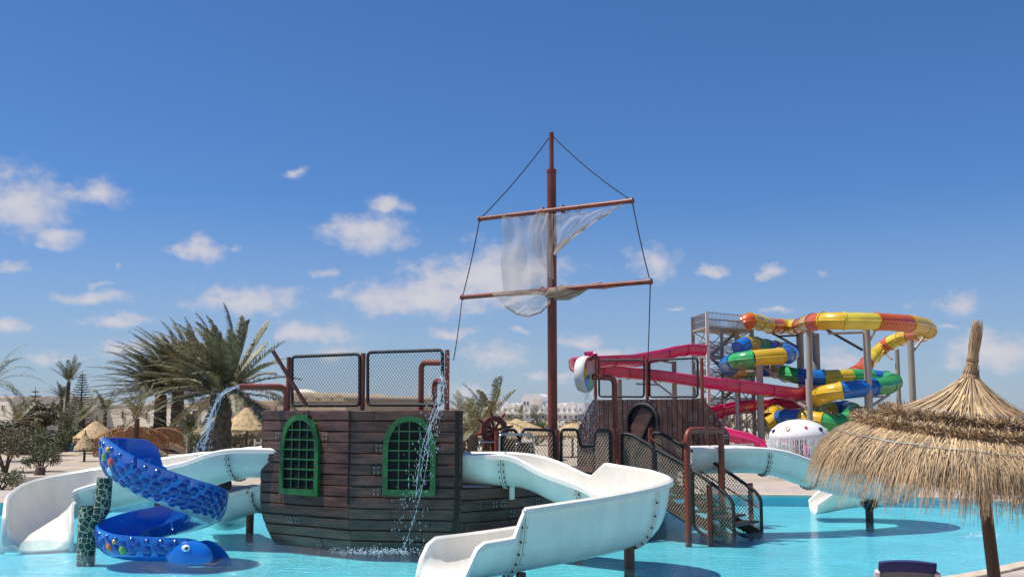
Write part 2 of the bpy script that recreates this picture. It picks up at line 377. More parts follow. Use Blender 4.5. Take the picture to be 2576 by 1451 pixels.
def rounded(pts, r, n=4, closed=True):
    pts = [V(p) for p in pts]; N = len(pts); out = []
    for i in range(N):
        if not closed and i in (0, N-1): out.append(pts[i]); continue
        a, b, c = pts[i-1], pts[i], pts[(i+1) % N]
        u = (a-b); w = (c-b); rr = min(r, u.length*.45, w.length*.45); u.normalize(); w.normalize()
        p, q = b+u*rr, b+w*rr
        for k in range(n+1):
            t = k/n; out.append(p*(1-t)**2 + b*2*t*(1-t) + q*t*t)
    return out
def lin(tab, t):
    if t <= tab[0][0]: return tab[0][1]
    for (a, x), (b, y) in zip(tab, tab[1:]):
        if t <= b: return x + (y-x)*(t-a)/(b-a) if b > a else y
    return tab[-1][1]

# ------------------------------------------------------------------ setting: ground, deck, pool
POOL = [(-23, 29), (-15.5, 32.1), (-8, 34.2), (0, 36.2), (8.2, 35.2), (13.6, 34.4), (15.6, 31.6), (16.4, 27.5), (13.6, 23.2), (9.7, 19.85), (6.6, 17.35), (1, 14.4), (-8, 12.5), (-18, 14), (-24, 20)]
pool, _ = cr(POOL, 10, True); pool = [V((p[0], p[1], 0)) for p in pool]
def offset_loop(loop, d):
    n = len(loop); out = []
    for i in range(n):
        t = (loop[(i+1) % n] - loop[i-1]).normalized(); out.append(loop[i] + V((-t.y, t.x, 0))*d)   # loop is clockwise: left is outside
    return out
def holed_sheet(name, outer, inner, z, m):
    bm = bmesh.new()
    for lp in (outer, inner):
        vs = [bm.verts.new((p[0], p[1], z)) for p in lp]
        for i in range(len(vs)): bm.edges.new((vs[i], vs[(i+1) % len(vs)]))
    bmesh.ops.triangle_fill(bm, edges=bm.edges[:], use_beauty=True)
    for f in bm.faces:
        if f.normal.z < 0: f.normal_flip()
    me = bpy.data.meshes.new(name); bm.to_mesh(me); bm.free(); me.materials.append(MATS[m])
    o = bpy.data.objects.new(name, me); COL.objects.link(o); o['kind'] = 'structure'; return o
lip = offset_loop(pool, 0.02)
holed_sheet('ground', [(-2500, -300), (2500, -300), (2500, 4000), (-2500, 4000)], offset_loop(pool, 3.0), 0.085, 'sand')
deck_out = offset_loop(pool, 7.0); deck = holed_sheet('pool_deck', deck_out, lip, 0.10, 'paving')
def shell():
    mb = MB(); n = len(pool); mb.add([V((p.x, p.y, -0.24)) for p in pool], [tuple(range(n))])
    mb.add([V((p.x, p.y, -0.24)) for p in lip] + [V((p.x, p.y, 0.099)) for p in lip], [(i, (i+1) % n, n+(i+1) % n, n+i) for i in range(n)])
    o = obj('pool_basin', mb, 'pool_floor'); o['kind'] = 'structure'
    mb = MB(); inn = offset_loop(pool, 0.015); mb.add([V((p.x, p.y, 0.0)) for p in inn], [tuple(range(n))])
    o = obj('pool_water', mb, 'pool_water'); o['kind'] = 'structure'
shell()
def coping():
    # stones along the rim, every one its own piece
    hold = bpy.data.objects.new('pool_coping', None); COL.objects.link(hold); hold['kind'] = 'structure'
    fine, _ = cr([tuple(p) for p in pool], 6, True); fine = [V(p) for p in fine]
    L = [0]
    for a, b in zip(fine, fine[1:] + fine[:1]): L.append(L[-1] + (b-a).length)
    def pt(s):
        import bisect
        s %= L[-1]; i = min(bisect.bisect_right(L, s) - 1, len(fine)-1); a = fine[i]; b = fine[(i+1) % len(fine)]
        return a + (b-a)*((s-L[i])/(L[i+1]-L[i])), (b-a).normalized()
    n = int(L[-1]/0.62); st = L[-1]/n
    mb = MB(); mb.box((0, 0, 0), (st*.985, 0.30, 0.055)); mb2 = mesh_of('coping_stone', mb, 'coping_stone', V((0, 0, 0)), None)
    bm = bmesh.new(); bm.from_mesh(mb2); bmesh.ops.bevel(bm, geom=bm.edges[:], offset=.008, segments=1, affect='EDGES'); bm.to_mesh(mb2); bm.free()
    for i in range(n):
        p, t = pt((i+.5)*st)
        if not (abs(p.x) < p.y*.53 + 1.5 and p.y > 15.5): continue
        o = bpy.data.objects.new('coping_stone', mb2); COL.objects.link(o); o.parent = hold
        nrm = V((-t.y, t.x, 0)); q = p + nrm*0.10; o.location = (q.x, q.y, 0.115 + R.uniform(-.003, .003)); o.rotation_euler = (0, 0, atan2(t.y, t.x))
    mb = MB(); mb.box((0, 0, 0), (.392, .392, .03)); me = mesh_of('paving_slab', mb, 'paving', V((0, 0, 0)), None)
    bm = bmesh.new(); bm.from_mesh(me); bmesh.ops.bevel(bm, geom=bm.edges[:], offset=.006, segments=1, affect='EDGES'); bm.to_mesh(me); bm.free()
    d0 = V((.77, .64, 0)); d1 = V((.64, -.77, 0)); o0 = V((6.6, 17.35, 0)) + d1*.47
    for i in range(-2, 11):
        for j in range(0, 7):
            p = o0 + d0*(i*.4) + d1*(j*.4)
            if p.x > p.y*.52 + .6: continue
            if min((p-q).length for q in pool) < .46: continue
            o = bpy.data.objects.new('paving_slab', me); COL.objects.link(o); o.parent = deck
            o.location = (p.x, p.y, .108 + R.uniform(-.003, .003)); o.rotation_euler = (0, 0, atan2(d0.y, d0.x))
coping()

# ------------------------------------------------------------------ open flumes (water slides with a U section)
def flume(root, pts, hl, hr, hw=0.52, cuts=(), m='white_frp', thick=0.03, rim=0.10, p_lat=.92, p_z=.96, n=12, part='slide_section', flange=True, bolts=True, na=14, bank=None):
    """pts: floor centre points; hl / hr: wall heights left / right of travel as (t, h) tables; one mesh per section between cuts"""
    sp, ts = cr(pts, n); sp = [V(p) for p in sp]; N = len(sp)
    lat = []
    for i in range(N):
        t = sp[min(i+1, N-1)] - sp[max(i-1, 0)]; t.z = 0; t.normalize(); lat.append(V((-t.y, t.x, 0)))
    def prof(i, grow=0.0):
        hL, hR = lin(hl, ts[i]), lin(hr, ts[i]); out = []
        for k in range(na+1):
            a = pi + pi*k/na; c, s = cos(a), abs(sin(a)); h = hL if c < 0 else hR
            x = (abs(c)**p_lat)*(1 if c < 0 else -1)*(hw+grow)          # + = left of travel
            z = h*(1 - s**p_z) - grow*(s**.5)
            out.append(sp[i] + lat[i]*x + V((0, 0, z)))
        return out
    def ring(i):
        a = prof(i); b = prof(i, thick); up = V((0, 0, 0.0)); l = lat[i]
        z_ = lambda k: V((0, 0, k*rim))          # rolled lip
        return a + [a[-1] - l*(rim*.45) + z_(.42), a[-1] - l*rim + z_(.1), a[-1] - l*(rim*1.08) - z_(.75), b[-1] - z_(.8)] + b[-2:0:-1] + [b[0] - z_(.8), a[0] + l*(rim*1.08) - z_(.75), a[0] + l*rim + z_(.1), a[0] + l*(rim*.45) + z_(.42)]
    edges = [0] + list(cuts) + [ts[-1]]
    secs = []
    for e0, e1 in zip(edges, edges[1:]):
        idx = [i for i in range(N) if e0 - 1e-6 <= ts[i] <= e1 + 1e-6]
        mb = MB(); rings = [ring(i) for i in idx]; m_ = len(rings[0]); vs = [p for r in rings for p in r]
        fs = [(i*m_+k, i*m_+(k+1) % m_, (i+1)*m_+(k+1) % m_, (i+1)*m_+k) for i in range(len(idx)-1) for k in range(m_)]
        # end caps as strips between the inner and the outer skin
        for base in (0, (len(idx)-1)*m_):
            for k in range(na): fs.append((base+k, base+k+1, base+2*na+4-(k+1), base+2*na+4-k))
            fs.append((base+na, base+na+1, base+na+2, base+na+3)); fs.append((base, base+m_-1, base+m_-2, base+m_-3))
        mb.add(vs, fs); so_ = obj(part, mb, m, root, smooth=40); secs.append(so_)
        if flange and e1 < ts[-1] - .01:
            i = idx[-1]; t = lat[i].cross(V((0, 0, 1))); fb = MB(); bb = MB()
            for dd in (-.022, .022):
                a = [p + t*dd for p in prof(i, thick)]; b = [p + t*dd for p in prof(i, thick + .065)]
                a2 = [p + t*(dd+.018) for p in prof(i, thick)]; b2 = [p + t*(dd+.018) for p in prof(i, thick + .065)]
                M_ = na+1; fb.add(a + b + a2 + b2, [f for k in range(na) for f in ((k, k+1, M_+k+1, M_+k), (2*M_+k, 3*M_+k, 3*M_+k+1, 2*M_+k+1), (M_+k, M_+k+1, 3*M_+k+1, 3*M_+k))])
            obj('flange', fb, m, so_, smooth=40)
            if bolts:
                pp = prof(i, thick + .04)
                for k in range(1, na):
                    for dd in (-.036, .053): bb.ball(pp[k] + t*dd, .021, 6)
                obj('bolts', bb, 'bolt_dark', so_, kind='stuff')
    def surf(t, k_ang, grow=thick):
        """outer-skin point and outward normal; k_ang 0 = left lip, 1 = right lip"""
        i = min(range(N), key=lambda j: abs(ts[j]-t)); hL, hR = lin(hl, ts[i]), lin(hr, ts[i])
        def q(kk):
            a = pi + pi*kk; c, s = cos(a), abs(sin(a)); h = hL if c < 0 else hR
            return sp[i] + lat[i]*((abs(c)**p_lat)*(1 if c < 0 else -1)*(hw+grow)) + V((0, 0, h*(1-s**p_z) - grow*(s**.5)))
        p = q(k_ang); d = (q(min(1, k_ang+.02)) - q(max(0, k_ang-.02))).normalized()
        tg = (sp[min(i+1, N-1)] - sp[max(i-1, 0)]).normalized(); nn_ = d.cross(tg).normalized()
        if nn_.dot(p - (sp[i] + V((0, 0, .25)))) < 0: nn_ = -nn_
        return p, nn_, tg
    return secs, surf, sp, ts
def post(root, x, y, z0, z1, r=.09, m='rust_red', name='support_post'):
    mb = MB(); mb.tube([(x, y, z0), (x, y, z1)], r, 14); return obj(name, mb, m, root, smooth=40)

# --- starboard slide in front of the ship
def slide_front():
    rt = thing('water_slide', 'white open water slide curling in front of the brown ship hull', 'slide', (-1.2, 17.4, 0))
    pts = [(-1.15, 22.75, 1.30), (0.20, 22.5, 1.27), (1.15, 21.9, .92), (2.02, 21.25, .64), (2.42, 20.5, .46), (2.02, 19.72, .36), (1.1, 19.0, .24), (-0.25, 18.25, .11), (-1.20, 17.50, .08)]
    flume(rt, pts, [(0, .62), (2.18, .60), (2.46, .96), (3.4, 1.08), (6.88, 1.08), (7.06, .64), (7.62, .62), (7.75, .54), (7.87, .30), (8, .04)], [(0, .62), (7.68, .60), (7.81, .52), (7.94, .28), (8, .04)], hw=.56, cuts=(.75, 2.5, 4.75, 6.875), n=16)
    post(rt, 2.15, 19.75, -.24, .40, .10); post(rt, 0.15, 18.42, -.24, .10, .09); post(rt, .0, 22.5, 1.0, 1.27, .06, 'white_frp'); post(rt, 1.35, 21.8, -.24, .85, .09)
slide_front()
# --- port slide on the left
def slide_left():
    rt = thing('water_slide', 'long white open water slide behind the blue snake, ending in the water beside it', 'slide', (-10.9, 23.4, 0))
    pts = [(-5.0, 24.2, 1.36), (-6.2, 24.35, 1.34), (-7.2, 24.65, 1.05), (-8.4, 25.0, .80), (-9.5, 25.12, .54), (-10.4, 24.95, .30), (-10.62, 24.2, .08), (-10.30, 23.35, -.16)]
    flume(rt, pts, [(0, .62), (6.5, .64), (6.8, .5), (6.95, .25), (7, .02)], [(0, .62), (1.0, .62), (2.4, .88), (4.6, 1.02), (5.7, .98), (6.3, .86), (6.8, .62), (6.95, .3), (7, .02)], hw=.62, cuts=(1.0, 2.5, 4.0), n=16)
    post(rt, -8.3, 25.1, -.24, .80, .08)
slide_left()
def slide_left_low():
    rt = thing('water_slide', 'short low white slide between the ship and the blue snake', 'slide', (-7.0, 26, 0))
    pts = [(-4.3, 24.9, 1.02), (-5.3, 25.0, .72), (-6.3, 25.4, .40), (-7.0, 26.2, .14), (-7.2, 27.2, -.12)]
    flume(rt, pts, [(0, .5), (3.6, .5), (4, .2)], [(0, .5), (3.6, .5), (4, .2)], hw=.5, cuts=(1.55,), n=14)
    post(rt, -6.2, 25.4, -.24, .42, .09)
slide_left_low()
# --- slide off the forecastle, right
def slide_right():
    rt = thing('water_slide', 'white open water slide leaving the forecastle, half hidden behind the straw parasol', 'slide', (9, 30, 0))
    pts = [(4.4, 26.75, 1.32), (6.3, 26.9, 1.30), (7.4, 27.15, .98), (8.4, 27.5, .72), (9.6, 28.0, .52), (10.5, 28.8, .40), (10.55, 29.8, .30), (9.8, 30.5, .16), (8.6, 30.6, -.05)]
    flume(rt, pts, [(0, .6), (7.6, .6), (8, .3)], [(0, .6), (2.15, .6), (2.16, 1.05), (6.6, 1.05), (6.9, .6), (7.6, .6), (8, .3)], hw=.56, cuts=(1.0, 2.15, 4.4, 6.5), n=16)
    post(rt, 9.28, 27.85, -.24, .52, .10, 'chain_dark' if False else 'wood_pole')
    mb = MB(); mb.lathe([(.10, .30), (.20, .42), (.24, .52), (.0, .52)], (9.28, 27.85, 0), 16); obj('bracket', mb, 'bolt_dark', rt, smooth=40)
slide_right()

# ------------------------------------------------------------------ blue snake slide
def snake():
    cx, cy, rx, ry = -7.08, 21.72, .86, .74
    rt = thing('snake_slide', 'blue snake shaped spiral slide with hexagon scales, its head resting in the water', 'slide', (cx, cy, 0))
    ztab = [(105, 1.60), (140, 1.60), (180, 1.58), (215, 1.52), (225, 1.47), (270, 1.15), (315, .87), (360, .64), (450, .30), (540, .06), (630, -.01), (640, -.01)]
    pts = []; degs = list(range(105, 641, 30)) 
    for d in degs: pts.append((cx + rx*cos(radians(d)), cy + ry*sin(radians(d)), lin(ztab, d)))
    pts.append((cx + .45, cy - ry - .02, -.01)); pts.append((cx + .85, cy - ry, -.01))
    T = lambda d: (d-105)/30.0
    # CCW travel: outside is on the right
    hr = [(0, .10), (T(112), .42), (T(126), .62), (T(140), .66), (T(180), .72), (T(212), .80), (T(235), .78), (T(270), .70), (T(320), .64), (T(360), .62), (T(450), .60), (T(540), .56), (T(600), .46), (len(pts)-1, .42)]
    hl = [(0, .06), (T(125), .26), (T(600), .24), (len(pts)-1, .24)]
    secs, surf, sp, ts = flume(rt, pts, hl, hr, hw=.36, cuts=(T(260), T(440)), m='snake_blue', thick=.05, rim=.015, p_lat=.72, p_z=.8, n=8, part='snake_body', flange=False, na=16)
    # pale underside strip
    mb = MB(); k0, k1 = .40, .58; N = len(sp); vs = []
    rows = [j for j in range(N) if T(150) <= ts[j] <= T(480)]
    for j in rows:
        for k in range(5):
            p, nn_, tg = surf(ts[j], k0 + (k1-k0)*k/4 + .12, .052); vs.append(p)
    mb.add(vs, [(i*5+k, i*5+k+1, (i+1)*5+k+1, (i+1)*5+k) for i in range(len(rows)-1) for k in range(4)])
    obj('belly', mb, 'snake_under', rt, smooth=60)
    # scales: low hexagon domes sharing one mesh per colour
    def dome(m):
        b = MB(); vs = [V((0, 0, .022))]
        for k in range(6): a = pi/3*k; vs.append(V((.74*cos(a), .74*sin(a), .017)))
        for k in range(6): a = pi/3*k; vs.append(V((cos(a), sin(a), -.03)))
        b.add(vs, [(0, 1+k, 1+(k+1) % 6) for k in range(6)] + [(1+k, 7+k, 7+(k+1) % 6, 1+(k+1) % 6) for k in range(6)])
        return mesh_of('scale', b, m, V((0, 0, 0)), 60)
    dm = {m: dome(m) for m in ('snake_scale', 'scale_red', 'scale_green', 'scale_orange', 'scale_yellow', 'scale_pale')}
    def put(t, k, r, m, asp=1.0):
        p, nn_, tg = surf(t, k); y = nn_.cross(tg).normalized()
        M = Matrix((tg, y, nn_)).transposed().to_4x4()
        o = bpy.data.objects.new('scale', dm[m]); COL.objects.link(o); o.parent = rt
        o.matrix_basis = Matrix.Translation(p - ROOT[rt.name]) @ M @ Matrix.Diagonal((r*asp, r, 1.0, 1))
    rows = [(.972, .080), (.92, .112), (.855, .128), (.785, .128), (.715, .105)]
    for (d0, d1) in ((140, 400), (500, 668)):
        step = 13.0; d = d0; i = 0
        while d < d1:
            for ri, (k, r) in enumerate(rows):
                if d > 480 and ri >= 3: continue
                dd = d + (step/2 if ri % 2 else 0)
                put(T(dd), k, r*R.uniform(.85, 1.12), 'snake_scale', 1.0 + .15*R.random())
            d += step; i += 1
    for d, k, r, m in ((222, .90, .10, 'scale_green'), (233, .885, .12, 'scale_red'), (227, .79, .115, 'scale_pale'), (229, .965, .07, 'scale_yellow'),
                       (598, .87, .105, 'scale_orange'), (612, .855, .11, 'scale_green'), (605, .95, .065, 'scale_yellow')):
        p, nn_, tg = surf(T(d), k); y = nn_.cross(tg).normalized(); M = Matrix((tg, y, nn_)).transposed().to_4x4()
        o = bpy.data.objects.new('scale', dm[m]); COL.objects.link(o); o.parent = rt
        o.matrix_basis = Matrix.Translation(p + nn_*.022 - ROOT[rt.name]) @ M @ Matrix.Diagonal((r*.8, r, 1.0, 1))
    # head: cheek with eye (near side), far jaw wall
    hx, hy = cx + .93, cy - ry - .32
    mb = MB(); n = 18
    def head(u, v):
        a = u*2*pi; t = v*pi
        x = .44*cos(t); w = sin(t)**.8
        z = .06 + .34*w*max(-.35, sin(a))*(1 + .15*cos(t)); y = .19*w*cos(a)
        return V((hx - x*(1.1 if x > 0 else .95), hy + y, z - .06*max(0, -x)*1.5))
    mb.grid(head, n, 14); hd = obj('head', mb, 'snake_blue', rt, smooth=60)
    mb = MB(); mb.ball((hx - .06, hy - .165, .245), (.085, .055, .065), 14); obj('eye', mb, 'eye_white', hd, smooth=60)
    mb = MB(); mb.ball((hx - .035, hy - .214, .245), (.036, .016, .036), 12); obj('pupil', mb, 'snake_scale', hd, smooth=60)
    mb = MB()
    jaw = [V((hx - .30 + .90*t, hy + .60, -.1 + .40*sin(pi*(.12 + .88*t))**.8)) for t in [i/14 for i in range(15)]]
    mb.extrude([V((hx - .30, hy + .60, -.2))] + jaw + [V((hx + .60, hy + .60, -.2))], (0, .06, 0)); obj('jaw', mb, 'snake_blue', rt, smooth=40)
    mb = MB(); mb.box((hx + .12, hy + .33, -.07), (.66, .66, .04)); obj('mouth', mb, 'sc_orange' if False else 'scale_orange', rt)
    # support post
    px, py = -8.55, 21.62
    mb = MB(); mb.tube([(px, py, -.24), (px, py, .93)], .18, 20, caps=False); mb.lathe([(.18, .93), (.15, .93), (.15, .5), (0, .5)], (px, py, 0), 20); obj('support_post', mb, 'cracked_stone', rt, smooth=50)
    pth = rounded([(px + .02, py, .2), (px + .1, py, .62), (px + .30, py - .02, .86), (px + .32, py - .02, 1.5)], .2, 5, False)
    mb = MB(); mb.tube(pth, .155, 18); obj('support_arm', mb, 'cracked_stone', rt, smooth=50)
snake()

# ------------------------------------------------------------------ pirate ship
KD = V((.64, .768, 0)); SD = V((.768, -.64, 0))
def net_panel(root, poly, rf=.035, pitch=.075, wire=.006, rc=.12, name='net_panel', cord='net_cord', frame='black_pad'):
    """poly: planar 3-D outline; black padded frame with a knotted diamond net stretched inside"""
    poly = [V(p) for p in poly]; o = poly[0]; nrm = V((0, 0, 0))
    for i in range(1, len(poly)-1): nrm += (poly[i]-o).cross(poly[i+1]-o)
    nrm.normalize(); ex = V((0, 0, 1)).cross(nrm).normalized(); ey = nrm.cross(ex)
    if ey.z < 0: ey = -ey
    mb = MB(); mb.tube(rounded(poly, rc, 4), rf, 8, closed=True); fr = obj(name, mb, frame, root, smooth=60)
    P2 = [((p-o).dot(ex), (p-o).dot(ey)) for p in poly]; net = MB()
    for s in (-1, 1):
        d = V((.62, .785*s, 0)); q = V((-d.y, d.x, 0))
        cs = [q.x*x + q.y*y for x, y in P2]; c = math.ceil(min(cs)/pitch)*pitch
        while c < max(cs):
            ts_ = []
            for (x0, y0), (x1, y1) in zip(P2, P2[1:] + P2[:1]):
                a = q.x*x0 + q.y*y0 - c; b = q.x*x1 + q.y*y1 - c
                if (a < 0) != (b < 0): u = a/(a-b); ts_.append((x0+(x1-x0)*u)*d.x + (y0+(y1-y0)*u)*d.y)
            ts_.sort()
            for t0, t1 in zip(ts_[::2], ts_[1::2]):
                A = o + ex*(q.x*c + d.x*t0) + ey*(q.y*c + d.y*t0); B = o + ex*(q.x*c + d.x*t1) + ey*(q.y*c + d.y*t1)
                L = (B-A).normalized(); w = nrm*wire; u = L.cross(nrm)*wire; sh = nrm*(wire*.6*s)
                net.add([A+w+sh, A-w*.5+u+sh, A-w*.5-u+sh, B+w+sh, B-w*.5+u+sh, B-w*.5-u+sh], [(0, 1, 4, 3), (1, 2, 5, 4), (2, 0, 3, 5)])
            c += pitch
    if net.v: obj('net', net, cord, fr)
    return fr
def ship():
    rt = thing('pirate_ship', 'brown plank pirate ship play structure with a tall red mast standing in the pool', 'play ship', (0.3, 26.5, 0))
    L0, M0, R0 = V((-5.60, 23.75, 0)), V((-3.40, 22.22, 0)), V((-1.04, 21.85, 0))
    inL, inM, inR = V((.36, .20, 0)), V((.06, .36, 0)), V((-.22, .30, 0))
    def cor(P, inw, z):
        k = max(0, 1 - z/.95)**1.9; return P + inw*(.75*k) + V((0, 0, z))
    TOP = 2.86
    NW = [(-5.2, 25.3, 0), (-1.5, 23.6, 0)]
    # ---- stern block: dark backing shell behind the planks
    def shellwall(A, iA, B, iB, zt, zb=-.10, inset=.03):
        mb = MB(); n = (B-A).normalized(); n = V((n.y, -n.x, 0)); zs = [zb + (zt-zb)*i/14 for i in range(15)]
        vs = [p for z in zs for p in (cor(A, iA, z) - n*inset, cor(B, iB, z) - n*inset, cor(B, iB, z) - n*(inset+.1), cor(A, iA, z) - n*(inset+.1))]
        fs = [(i*4+k, i*4+(k+1) % 4, (i+1)*4+(k+1) % 4, (i+1)*4+k) for i in range(14) for k in range(4)] + [(0, 1, 2, 3), (56, 57, 58, 59)]
        mb.add(vs, fs); return mb, n
    def planks(part, A, iA, B, iB, rows, m, joints, th=.035, gap=.010, nseg=6):
        n = (B-A).normalized(); n = V((n.y, -n.x, 0)); bl = MB(); Lh = (B-A).length
        for ri, (z0, z1) in enumerate(rows):
            js = [0.0] + joints(ri) + [1.0]
            for t0, t1 in zip(js, js[1:]):
                mb = MB(); g = gap/Lh; a, b = t0 + g*.6, t1 - g*.6; jz = R.uniform(-.004, .004); out = th + R.uniform(-.008, .008)
                ns = max(1, int(nseg*(t1-t0))); zz = [z0+gap*.7, z0+gap*2.0, (z0+z1)/2, z1-gap*2.0, z1-gap*.7]; oo = [0, out, out+.004, out, 0]
                vs = []
                for i in range(ns+1):
                    t = a + (b-a)*i/ns; wob = .004*sin(t*37 + ri*5)
                    for z, o_ in zip(zz, oo):
                        e = .5 if (i in (0, ns)) else 1
                        vs.append(cor(A, iA, z).lerp(cor(B, iB, z), t) + n*(o_*e - .028) + V((0, 0, wob + jz)))
                    for z in (zz[-1], zz[0]): vs.append(cor(A, iA, z).lerp(cor(B, iB, z), t) - n*.028 + V((0, 0, jz)))
                k = 7; fs = [(i*k+j, (i+1)*k+j, (i+1)*k+(j+1) % k, i*k+(j+1) % k) for i in range(ns) for j in range(k)] + [tuple(range(k)), tuple(ns*k+j for j in range(k-1, -1, -1))]
                mb.add(vs, fs); obj('plank', mb, m, part, smooth=35)
                for tt in (a, b):
                    if R.random() < .3 and .02 < tt < .98:
                        sg = 1 if tt == a else -1
                        for dz in (.3, .7):
                            for dt in (.06, .15):
                                z = z0 + (z1-z0)*dz; q = cor(A, iA, z).lerp(cor(B, iB, z), tt + sg*dt/Lh) + n*(out - .024); bl.ball(q, .016, 6)
        if bl.v: obj('rivets', bl, 'bolt_pale', part, kind='stuff')
    nrow = 13; zs = [-.06 + (TOP+.06)*i/nrow for i in range(nrow+1)]; rows = list(zip(zs, zs[1:]))
    rj = random.Random(5)
    def jnt(ri): 
        k = rj.choice((0, 1, 1, 2)); return sorted(rj.uniform(.18, .82) if k == 1 else rj.uniform(.1+.4*i, .45+.4*i) for i in range(k))
    mb, n1 = shellwall(L0, inL, M0, inM, TOP - .02); w1 = obj('stern_wall', mb, 'plank_backing', rt); planks(w1, L0, inL, M0, inM, rows, 'plank_brown', jnt)
    mb, n2 = shellwall(M0, inM, R0, inR, TOP - .02); w2 = obj('stern_wall', mb, 'plank_backing', rt); planks(w2, M0, inM, R0, inR, rows, 'plank_brown', jnt)
    mb = MB(); mb.bar(cor(M0, inM, .9) - n1*0 + V((0, -.012, 0)), cor(M0, inM, TOP - .01) + V((0, -.012, 0)), .03, .03); obj('corner_strip', mb, 'plank_backing', rt)
    # stern sides, back and deck (seen only from elsewhere)
    LB, RB = V((-5.15, 25.6, 0)), V((-1.45, 23.9, 0))
    for A, B, iA, iB in ((R0, RB, inR, inR*.2), (LB, L0, inL*.2, inL)):
        mb, _ = shellwall(A, iA, B, iB, TOP - .02); w = obj('stern_side', mb, 'plank_backing', rt); planks(w, A, iA, B, iB, rows, 'plank_brown', jnt)
    mb = MB(); mb.extrude([V((p.x, p.y, TOP - .12)) for p in (L0*.98 + V((-3, 24, 0))*.02, M0 + V((.05, .06, 0)), R0 + V((-.06, .06, 0)), RB, LB)], (0, 0, .08)); obj('stern_deck', mb, 'plank_dark', rt)
    # ---- windows
    def window(A, B, n, x0, x1, ytop, ybot):
        C0, C1 = onwall(x0, ybot, A, B), onwall(x1, ybot, A, B); zt = onwall((x0+x1)/2, ytop, A, B).z; z0 = C0.z
        ex = V((C1.x-C0.x, C1.y-C0.y, 0)); W = ex.length; ex.normalize(); base = V(((C0.x+C1.x)/2, (C0.y+C1.y)/2, z0)) ; H = zt - z0; a = W/2; hs = H*.56
        P = lambda x, z, d: base + ex*x + V((0, 0, z)) + n*d
        def outline(w, h0, h1, hsr):
            pts = [(-w, h0), (w, h0)] + [(w*(1 if cos(t) >= 0 else -1)*abs(cos(t))**.85, hsr + (h1-hsr)*sin(t)) for t in [pi*i/16 for i in range(17)]]
            return pts
        fo = outline(a, 0, H, hs); fi = outline(a*.80, H*.075, H*.93, hs); N = len(fo)
        mb = MB(); vs = [P(x, z, d) for ring in (fo, fi) for d in (.005, .085) for x, z in ring]
        # rings: 0 outer back, 1 outer front, 2 inner back, 3 inner front
        for i in range(N): pass
        fs = []
        for i in range(N):
            j = (i+1) % N
            fs += [(N+i, N+j, 3*N+j, 3*N+i), (i, j, N+j, N+i), (3*N+i, 3*N+j, 2*N+j, 2*N+i)]
        mb.add(vs, fs); wo_ = obj('window', mb, 'window_green', rt, smooth=30)
        mb = MB(); mb.extrude([P(x*1.02, z, .030) for x, z in fi], n*.010); obj('pane', mb, 'pane_dark', wo_)
        iw = a*.80
        for k in range(1, 4):
            x = -iw + 2*iw*k/4; q = min(1, abs(x)/iw); top = hs + (H*.93-hs)*sqrt(max(0, 1 - q**2.3)); mb = MB(); mb.bar(P(x, H*.05, .058), P(x, top, .058), .028, .03); obj('glazing_bar', mb, 'window_green', wo_)
        nb = 6
        for k in range(1, nb+1):
            z = H*.075 + H*.80*k/(nb+.55); hwid = iw if z < hs else iw*max(.1, (1 - ((z-hs)/(H*.93-hs))**2))**.43; mb = MB(); mb.bar(P(-hwid, z, .061), P(hwid, z, .061), .03, .028); obj('glazing_bar', mb, 'window_green', wo_)
    window(L0, M0, n1, 708, 805, 1042, 1241); window(M0, R0, n2, 964, 1097, 1046, 1245)
    # ---- lower hull sides
    rows2 = [(z, z + .228) for z in (-.09, .125, .345, .565, .792, 1.02)]
    side = [R0, V((0.35, 22.95, 0)), V((1.75, 24.3, 0)), V((2.95, 26.0, 0)), V((4.05, 27.9, 0)), V((4.6, 29.6, 0))]
    port = [V((2.35, 31.9, 0)), V((0.2, 30.9, 0)), V((-2.0, 29.0, 0)), V((-3.9, 27.3, 0)), LB]
    bow = [V((4.6, 29.6, 0)), V((4.7, 31.3, 0)), V((4.2, 33.0, 0)), V((2.35, 31.9, 0))]
    def run(ch, pname):
        for A, B in zip(ch, ch[1:]):
            n = (B-A).normalized(); n = V((n.y, -n.x, 0)); iw = -n*.5
            mb, _ = shellwall(A, iw, B, iw, 1.24); w = obj(pname, mb, 'plank_backing', rt); planks(w, A, iw, B, iw, rows2, 'plank_brown', jnt)
    run(side, 'hull_side'); run(bow, 'hull_side'); run(port, 'hull_side')
    # ---- main deck
    outl = [p*1 for p in side + bow[1:] + port[1:-1]] + [LB, RB]
    mb = MB(); ctr = V((.5, 27, 0)); mb.extrude([V((p.x, p.y, 1.16)).lerp(V((ctr.x, ctr.y, 1.16)), .02) for p in outl], (0, 0, .08)); obj('main_deck', mb, 'plank_dark', rt)
    # ---- stern railing
    for x0, x1, yt0, yt1, yb in ((735, 905, 897, 890, 1019), (925, 1113, 886, 880, 1018)):
        A2, B2 = V((-4.78, 23.35, 0)), V((-1.28, 21.95, 0))
        net_panel(rt, [onwall(x0, yb, A2, B2), onwall(x1, yb, A2, B2), onwall(x1, yt1, A2, B2), onwall(x0, yt0, A2, B2)], .036, .056, .0034, .10)
    A2, B2 = V((-4.78, 23.40, 0)), V((-1.28, 22.0, 0))
    for x, yt in ((727, 898), (914, 888), (1125, 880)):
        p = onwall(x, yt, A2, B2); mb = MB(); mb.tube([(p.x, p.y, TOP-.1), (p.x, p.y, p.z)], .052, 12); obj('railing_post', mb, 'rust_red', rt, smooth=40)
    # slanted pole
    a = at(686, 882, 22.6); b = at(772, 1022, 22.95)
    mb = MB(); mb.tube([a, b], .045, 12); obj('slanted_pole', mb, 'mast_red', rt, smooth=40)
    # ---- forecastle: upright planks, arched opening
    FA, FB = V((1.95, 31.55, 0)), V((5.55, 28.5, 0))
    FD = (FB-FA).normalized(); FN = V((FD.y, -FD.x, 0))
